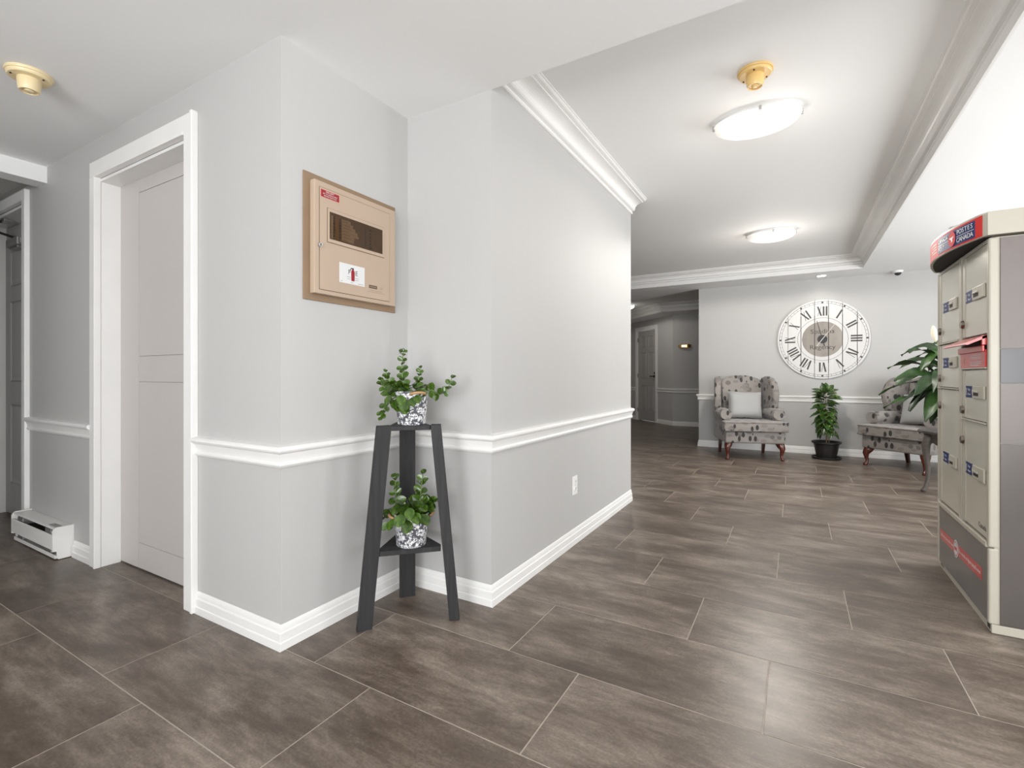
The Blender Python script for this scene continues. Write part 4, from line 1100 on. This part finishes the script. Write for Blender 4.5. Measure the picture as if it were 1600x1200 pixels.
LL = [(183, .66, .62, .30, .050), (200, .60, .70, .24, .055), (172, .58, .78, .20, .055), (215, .52, .75, .42, .060), (160, .50, .86, .28, .055), (190, .50, .92, .22, .055),
      (228, .46, .85, .50, .065), (245, .42, .80, .55, .065), (178, .42, .98, .25, .055), (205, .40, 1.0, .45, .06), (262, .40, .90, .50, .06), (280, .42, .84, .45, .06), (140, .45, .95, .30, .055),
      (120, .42, .90, .35, .055), (95, .45, .90, .35, .055), (300, .45, .90, .40, .06), (325, .48, .9, .35, .06), (350, .52, .85, .30, .06), (15, .5, .85, .3, .055), (45, .5, .9, .3, .055), (70, .45, .95, .35, .055),
      (235, .30, 1.0, .62, .06), (255, .24, .95, .70, .06), (215, .22, 1.05, .60, .055), (195, .66, .46, .26, .045), (150, .30, 1.05, .3, .05), (210, .62, .58, .34, .05)]
LL += [(205, .50, .66, .48, .072), (218, .44, .72, .62, .075), (232, .38, .66, .62, .075), (246, .36, .78, .72, .075), (196, .40, .74, .50, .07), (210, .34, .62, .55, .072), (225, .52, .60, .50, .07), (238, .26, .86, .80, .07), (255, .40, .62, .55, .07), (190, .56, .74, .34, .062), (187, .36, .88, .30, .055), (200, .30, .80, .40, .06), (222, .34, .70, .42, .06), (240, .34, 1.0, .52, .06), (174, .28, .95, .35, .055), (268, .30, .75, .5, .06)]
for i, (az, re, tp, dr_, w) in enumerate(LL): lily_leaf(R(az), re, tp, dr_, w * 1.35, i)
bm = BM(); tube(bm, [(-.02, 0, .19), (-.14, -.01, .55), (-.225, -.02, .845)], .004, 6); fs = obj('flower_stalk', bm, STEMM, r, True)
bm = BM(); rows = []
for i in range(8):
    t = i / 7; w = .026 * math.sin(math.pi * (t * .9 + .05)) ** .8
    rows.append([bm.verts.new((-.225 - .02 * t + w * k_, -.02 - .018 * (1 - abs(k_)) + .01, .825 + .155 * t)) for k_ in (-1, -.5, 0, .5, 1)])
for a, b in zip(rows[:-1], rows[1:]):
    for i in range(4): bm.faces.new((a[i], a[i + 1], b[i + 1], b[i]))
obj('spathe', bm, FLOWERW, fs, True, label='cream flower bract')

# ------------------------------------------------------------------ community mailbox / parcel locker (front faces -x)
MX, MY = .71, 2.78
r = empty('parcel_locker', (MX, MY, 0)); tag(r, 'tall beige parcel locker with red canopy banner at the right edge', 'mailbox')
def mb(name, m, par, x0, x1, y0, y1, z0, z1, bev=0.0, lab=None):
    bm = BM(); box(bm, x0, x1, y0, y1, z0, z1, bev); return obj(name, bm, m, par, label=lab)
D_, LY = .56, .850
mb('cabinet', LOCKER, r, .012, D_, .004, LY - .004, .040, 1.665, .002)
mb('plinth', LOCKER, r, .004, D_, .002, LY - .002, 0, .038, .003)
# corner posts
for y0 in (0.0, LY - .022):
    mb('corner_post', LOCKER, r, -.006, .026, y0 - .002, y0 + .024, .360, 1.664, .007)
    mb('lower_post', LOCKER, r, -.006, .026, y0 - .002, y0 + .024, .0385, .356, .007)
mb('centre_mullion', LOCKER, r, -.006, .012, .386, .430, .362, 1.664, .003)
mb('top_rail', LOCKER, r, -.004, .0115, .024, LY - .024, 1.648, 1.664, .002)
mb('bottom_rail', LOCKER, r, -.010, .0115, .024, LY - .024, .352, .376, .004)
def locker_door(col, z0, z1, lockz=None, slotz=None, print_=True):
    y0, y1 = (.026, .384) if col == 'r' else (.432, .826)
    d = mb('door', LOCKDR, r, -.003, .011, y0 + .002, y1 - .002, z0 + .002, z1 - .002, .003)
    mb('door_edge', LOCKER, d, -.0050, -.0028, y1 - .058, y1 - .012, z0 + .004, z1 - .004, .002)
    if lockz:
        yl = .358 if col == 'r' else .787
        bm = BM(); cyl(bm, (-.006, yl, lockz), (-.016, yl, lockz), .0205, .017, 16); l = obj('lock', bm, LOCKM, d, True, label='nickel cylinder lock', angle=40)
    if slotz:
        ya, yb, yc = (.322, .200, .042) if col == 'r' else (.735, .590, .462)
        t = mb('label', BLUEM, d, -.0042, -.0031, yb, ya, slotz - .027, slotz + .027, lab='dark blue key slot label')
        tm = lambda y, z: basis((-.0044, y, z), (0, -1, 0), (0, 0, 1))
        bm = BM(); prism(bm, [(ya - .014, -.016), (ya - .006, -.016), (ya - .006, .016), (ya - .014, .016), (ya - .014, .012), (ya - .010, .012), (ya - .010, -.012), (ya - .014, -.012)], lambda u, v, k_: (k_, u, slotz + v), -.0048, -.0042); obj('bracket_mark', bm, WHITEP, t)
        text_mesh('lettering', 'Keys', .017, WHITEP, t, tm(ya - .050, slotz + .010), ext=.0001); text_mesh('lettering', 'Retour', .015, WHITEP, t, tm(ya - .052, slotz - .011), ext=.0001)
        bm = BM(); prism(bm, [(yb + .028, .012), (yb + .028, -.012), (yb + .004, 0)], lambda u, v, k_: (k_, u, slotz + v), -.0050, -.0042); obj('arrow_mark', bm, WHITEP, t)
        h_ = mb('key_slot', LOCKER, d, -.0115, -.0032, yc, yb - .002, slotz - .029, slotz + .029, .003, 'raised beige key slot housing')
        mb('slot_opening', DARK, h_, -.0122, -.0114, yb - .088 if col == 'r' else yb - .075, yb - .020, slotz - .016, slotz - .002)
        mb('slot_lip', LOCKER, h_, -.0170, -.0116, yb - .090 if col == 'r' else yb - .077, yb - .018, slotz - .001, slotz + .008, .002)
    return d
locker_door('l', 1.262, 1.648, 1.330, 1.452); locker_door('l', 1.020, 1.254, 1.069, 1.152); locker_door('l', .384, 1.012, .918, .642)
locker_door('r', 1.262, 1.648, 1.330, 1.452); locker_door('r', .880, 1.112, .919, 1.008); d3 = locker_door('r', .384, .872, .773, .648)
for col, zs_ in (('l', (1.258, 1.016)), ('r', (1.116, .876))):
    for z in zs_: mb('shelf_strip', LOCKER, r, -.012, .011, (.027 if col == 'r' else .432), (.385 if col == 'r' else .826), z - .003, z + .003, .001)
tm = lambda y, z: basis((-.0034, y, z), (0, -1, 0), (0, 0, 1))
text_mesh('lettering', 'Canada', .034, BLACKP, d3, tm(.090, .424), ext=.0001)
# red letter slot
s_ = mb('letter_slot', REDM, r, -.010, .011, .028, .384, 1.119, 1.196, .002, 'red outgoing letter slot')
mb('slot_throat', DARK, s_, -.004, .0105, .030, .382, 1.197, 1.250)
mb('slot_band', REDM, s_, -.020, -.0105, .028, .384, 1.186, 1.214, .003)
mb('slot_frame', REDM, s_, -.020, .010, .026, .040, 1.215, 1.256, .001)
bm = BM(); prism(bm, [(-.004, 1.246), (-.004, 1.258), (-.070, 1.226), (-.074, 1.218), (-.066, 1.216)], lambda u, v, d: (u, d, v), .026, .388); obj('slot_flap', bm, REDM, s_, label='tilted red flap')
bm = BM()
for i, (w) in enumerate((.15, .15, .13, 0, .15, .15, .12)):
    if w: box(bm, -.0112, -.0101, .225 - w, .225, 1.174 - i * .0075 - .0014, 1.174 - i * .0075 + .0014)
obj('slot_print', bm, WHITEP, s_)['kind'] = 'stuff'
bm = BM(); n = 14
A = [2 * math.pi * i / n for i in range(n)]
ring_loft(bm, [[(-.0112, .315 + k_ * math.cos(a), 1.152 + k_ * math.sin(a)) for a in A] for k_ in (.014, .018)], False, False); obj('slot_emblem', bm, mat('brass_print', (.5, .36, .12), .5), s_)
# lower grey panel with red slogan band
lp = mb('lower_panel', mat('locker_grey_front', (0.20, 0.19, 0.18), 0.3, 0.35, var=((3, 3, 3), .10)), r, -.002, .0115, .026, LY - .026, .0385, .350, .001, 'grey lower front panel')
bm = BM(); prism(bm, [(.10, .185), (.10, .240), (.800, .226), (.800, .172)], lambda u, v, d: (d, u, v), -.0034, -.0021); rbnd = obj('slogan_band', bm, REDM, lp, label='red slogan band')
tm = lambda y, z, t=0: basis((-.0036, y, z), (0, -math.cos(t), math.sin(t)), (0, math.sin(t), math.cos(t)))
text_mesh('lettering', 'Delivering the online world', .0235, WHITEP, rbnd, tm(.655, .202, .02), ext=.0001)
text_mesh('lettering', "Du monde en ligne jusqu'à vous", .0255, WHITEP, rbnd, tm(.280, .211, .02), ext=.0001)
bm = BM(); prism(bm, [(.49 + .040 * math.cos(a), .204 + .044 * math.sin(a)) for a in [2 * math.pi * i / 24 for i in range(24)]], lambda u, v, d: (d, u, v), -.0046, -.0035); ov = obj('round_emblem', bm, WHITEP, rbnd)
bm = BM(); ring_loft(bm, [[(-.0050, .49 + k_ * math.cos(a), .204 + k_ * 1.1 * math.sin(a)) for a in A] for k_ in (.030, .034)], False, False); prism(bm, [(.512, .196), (.470, .196), (.470, .213), (.512, .213)], lambda u, v, d: (d, u, v), -.0052, -.0047); obj('emblem_print', bm, REDM, rbnd)
text_mesh('lettering', 'P0510', .024, BLACKP, r, basis((.0036, .790, .019), (0, -1, 0), (0, 0, 1)), ext=.0001)
mb('plinth_mark', BLACKP, r, .0030, .0040, .018, .050, .010, .030)
# side facing the viewer: printed panels
sp = mb('side_panel', mat('locker_print_light', (.165, .14, .13), .35, .15, var=((2.2, 2.2, 1.2), .22)), r, .030, D_ - .02, -.002, .0038, 1.196, 1.660, .001, 'pale marbled upper side panel')
mb('side_band', BANDG, r, .030, D_ - .02, -.0022, .0038, 1.052, 1.194, .001, 'dark grey band')
mb('side_panel', mat('locker_print_mid', (.155, .135, .125), .35, .15, var=((2.5, 2.5, 2.0), .16)), r, .030, D_ - .02, -.002, .0038, .800, 1.050, .001, 'pale middle side panel')
mb('side_panel', LOCKGR, r, .030, D_ - .02, -.002, .0038, .042, .798, .001, 'grey lower side panel')
mb('side_post', LOCKER, r, D_ - .018, D_ + .002, -.003, .02, .040, 1.662, .005)
# canopy with bowed front
CZ0, CZ1 = 1.672, 1.772
def front(t, out=0.0):       # t 0 (near) .. 1 (far)
    y = -.016 + t * (LY + .032); b = .085 * math.sin(math.pi * t) ** .9
    return (-.012 - b - out, y)
N = 24
fr = [front(i / N) for i in range(N + 1)]
plan = fr + [(D_ + .02, LY + .016), (D_ + .02, -.016)]
bm = BM(); prism(bm, plan, lambda u, v, d: (u, v, d), CZ0, CZ1)
es = [e for e in bm.edges if all(v.co.z > CZ1 - .001 for v in e.verts)]
bmesh.ops.bevel(bm, geom=es, offset=.007, segments=3, affect='EDGES')
cn = obj('canopy', bm, LOCKER, r, True, angle=35)
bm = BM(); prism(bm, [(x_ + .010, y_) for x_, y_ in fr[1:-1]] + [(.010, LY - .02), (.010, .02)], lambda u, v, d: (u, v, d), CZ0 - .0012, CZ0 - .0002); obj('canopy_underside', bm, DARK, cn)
def strip(name, t0, t1, z0, z1, out, m, par, n=14):
    bm = BM(); rings = []
    for i in range(n + 1):
        t = t0 + (t1 - t0) * i / n
        a, b = front(t, out), front(t, out - .0012)
        rings.append([(a[0], a[1], z0), (a[0], a[1], z1), (b[0], b[1], z1), (b[0], b[1], z0)])
    ring_loft(bm, rings); return obj(name, bm, m, par, True, angle=35)
bn = strip('banner', .03, .985, CZ0 + .003, CZ1 - .008, .0014, REDB, cn, 24)
bl = strip('banner_blue', .075, .430, CZ0 + .010, CZ1 - .016, .0026, BLUEM, bn)
def ctext(body, t, z, size):
    a, b = Vector(front(t - .02, .0032)), Vector(front(t + .02, .0032)); d = (a - b).normalized(); c_ = Vector(front(t, .0032))
    text_mesh('lettering', body, size, WHITEP, bn, basis((c_.x, c_.y, z), (d.x, d.y, 0), (0, 0, 1)), ext=.0003)
def cword(body, t0, t1, z, size):
    n = len(body)
    for i, ch in enumerate(body): ctext(ch, t1 + (t0 - t1) * (i + .5) / n, z, size)
zm = (CZ0 + CZ1) / 2 - .003
cword('POSTES', .085, .215, zm + .018, .030); cword('CANADA', .085, .215, zm - .018, .030)
cword('CANADA', .300, .425, zm + .018, .027); cword('POST', .340, .425, zm - .018, .027)
strip('banner_rule', .080, .215, zm - .001, zm + .001, .0034, WHITEP, bn, 6); strip('banner_rule', .295, .427, zm - .001, zm + .001, .0034, WHITEP, bn, 6)
a, b = Vector(front(.235, .0032)), Vector(front(.275, .0032)); d = (a - b).normalized(); c_ = Vector(front(.256, .0034))
M = basis((c_.x, c_.y, zm), (d.x, d.y, 0), (0, 0, 1))
bm = BM(); prism(bm, [(.030 * math.cos(a), .034 * math.sin(a)) for a in [2 * math.pi * i / 28 for i in range(28)]], lambda u, v, k_: (u, v, k_), 0, .0012); o = obj('round_emblem', bm, REDB, bn); o.matrix_basis = M
bm = BM(); prism(bm, [(-.022, .006), (.020, .010), (.006, -.002), (.010, -.012), (-.004, -.018), (-.002, -.006)], lambda u, v, k_: (u, v, k_), .0012, .0018); o = obj('emblem_wing', bm, WHITEP, bn); o.matrix_basis = M
for i in range(4): strip('banner_print', .455, .55 if i % 2 else .57, zm + .022 - i * .0135 - .0018, zm + .022 - i * .0135 + .0018, .0028, PINK, bn, 5)
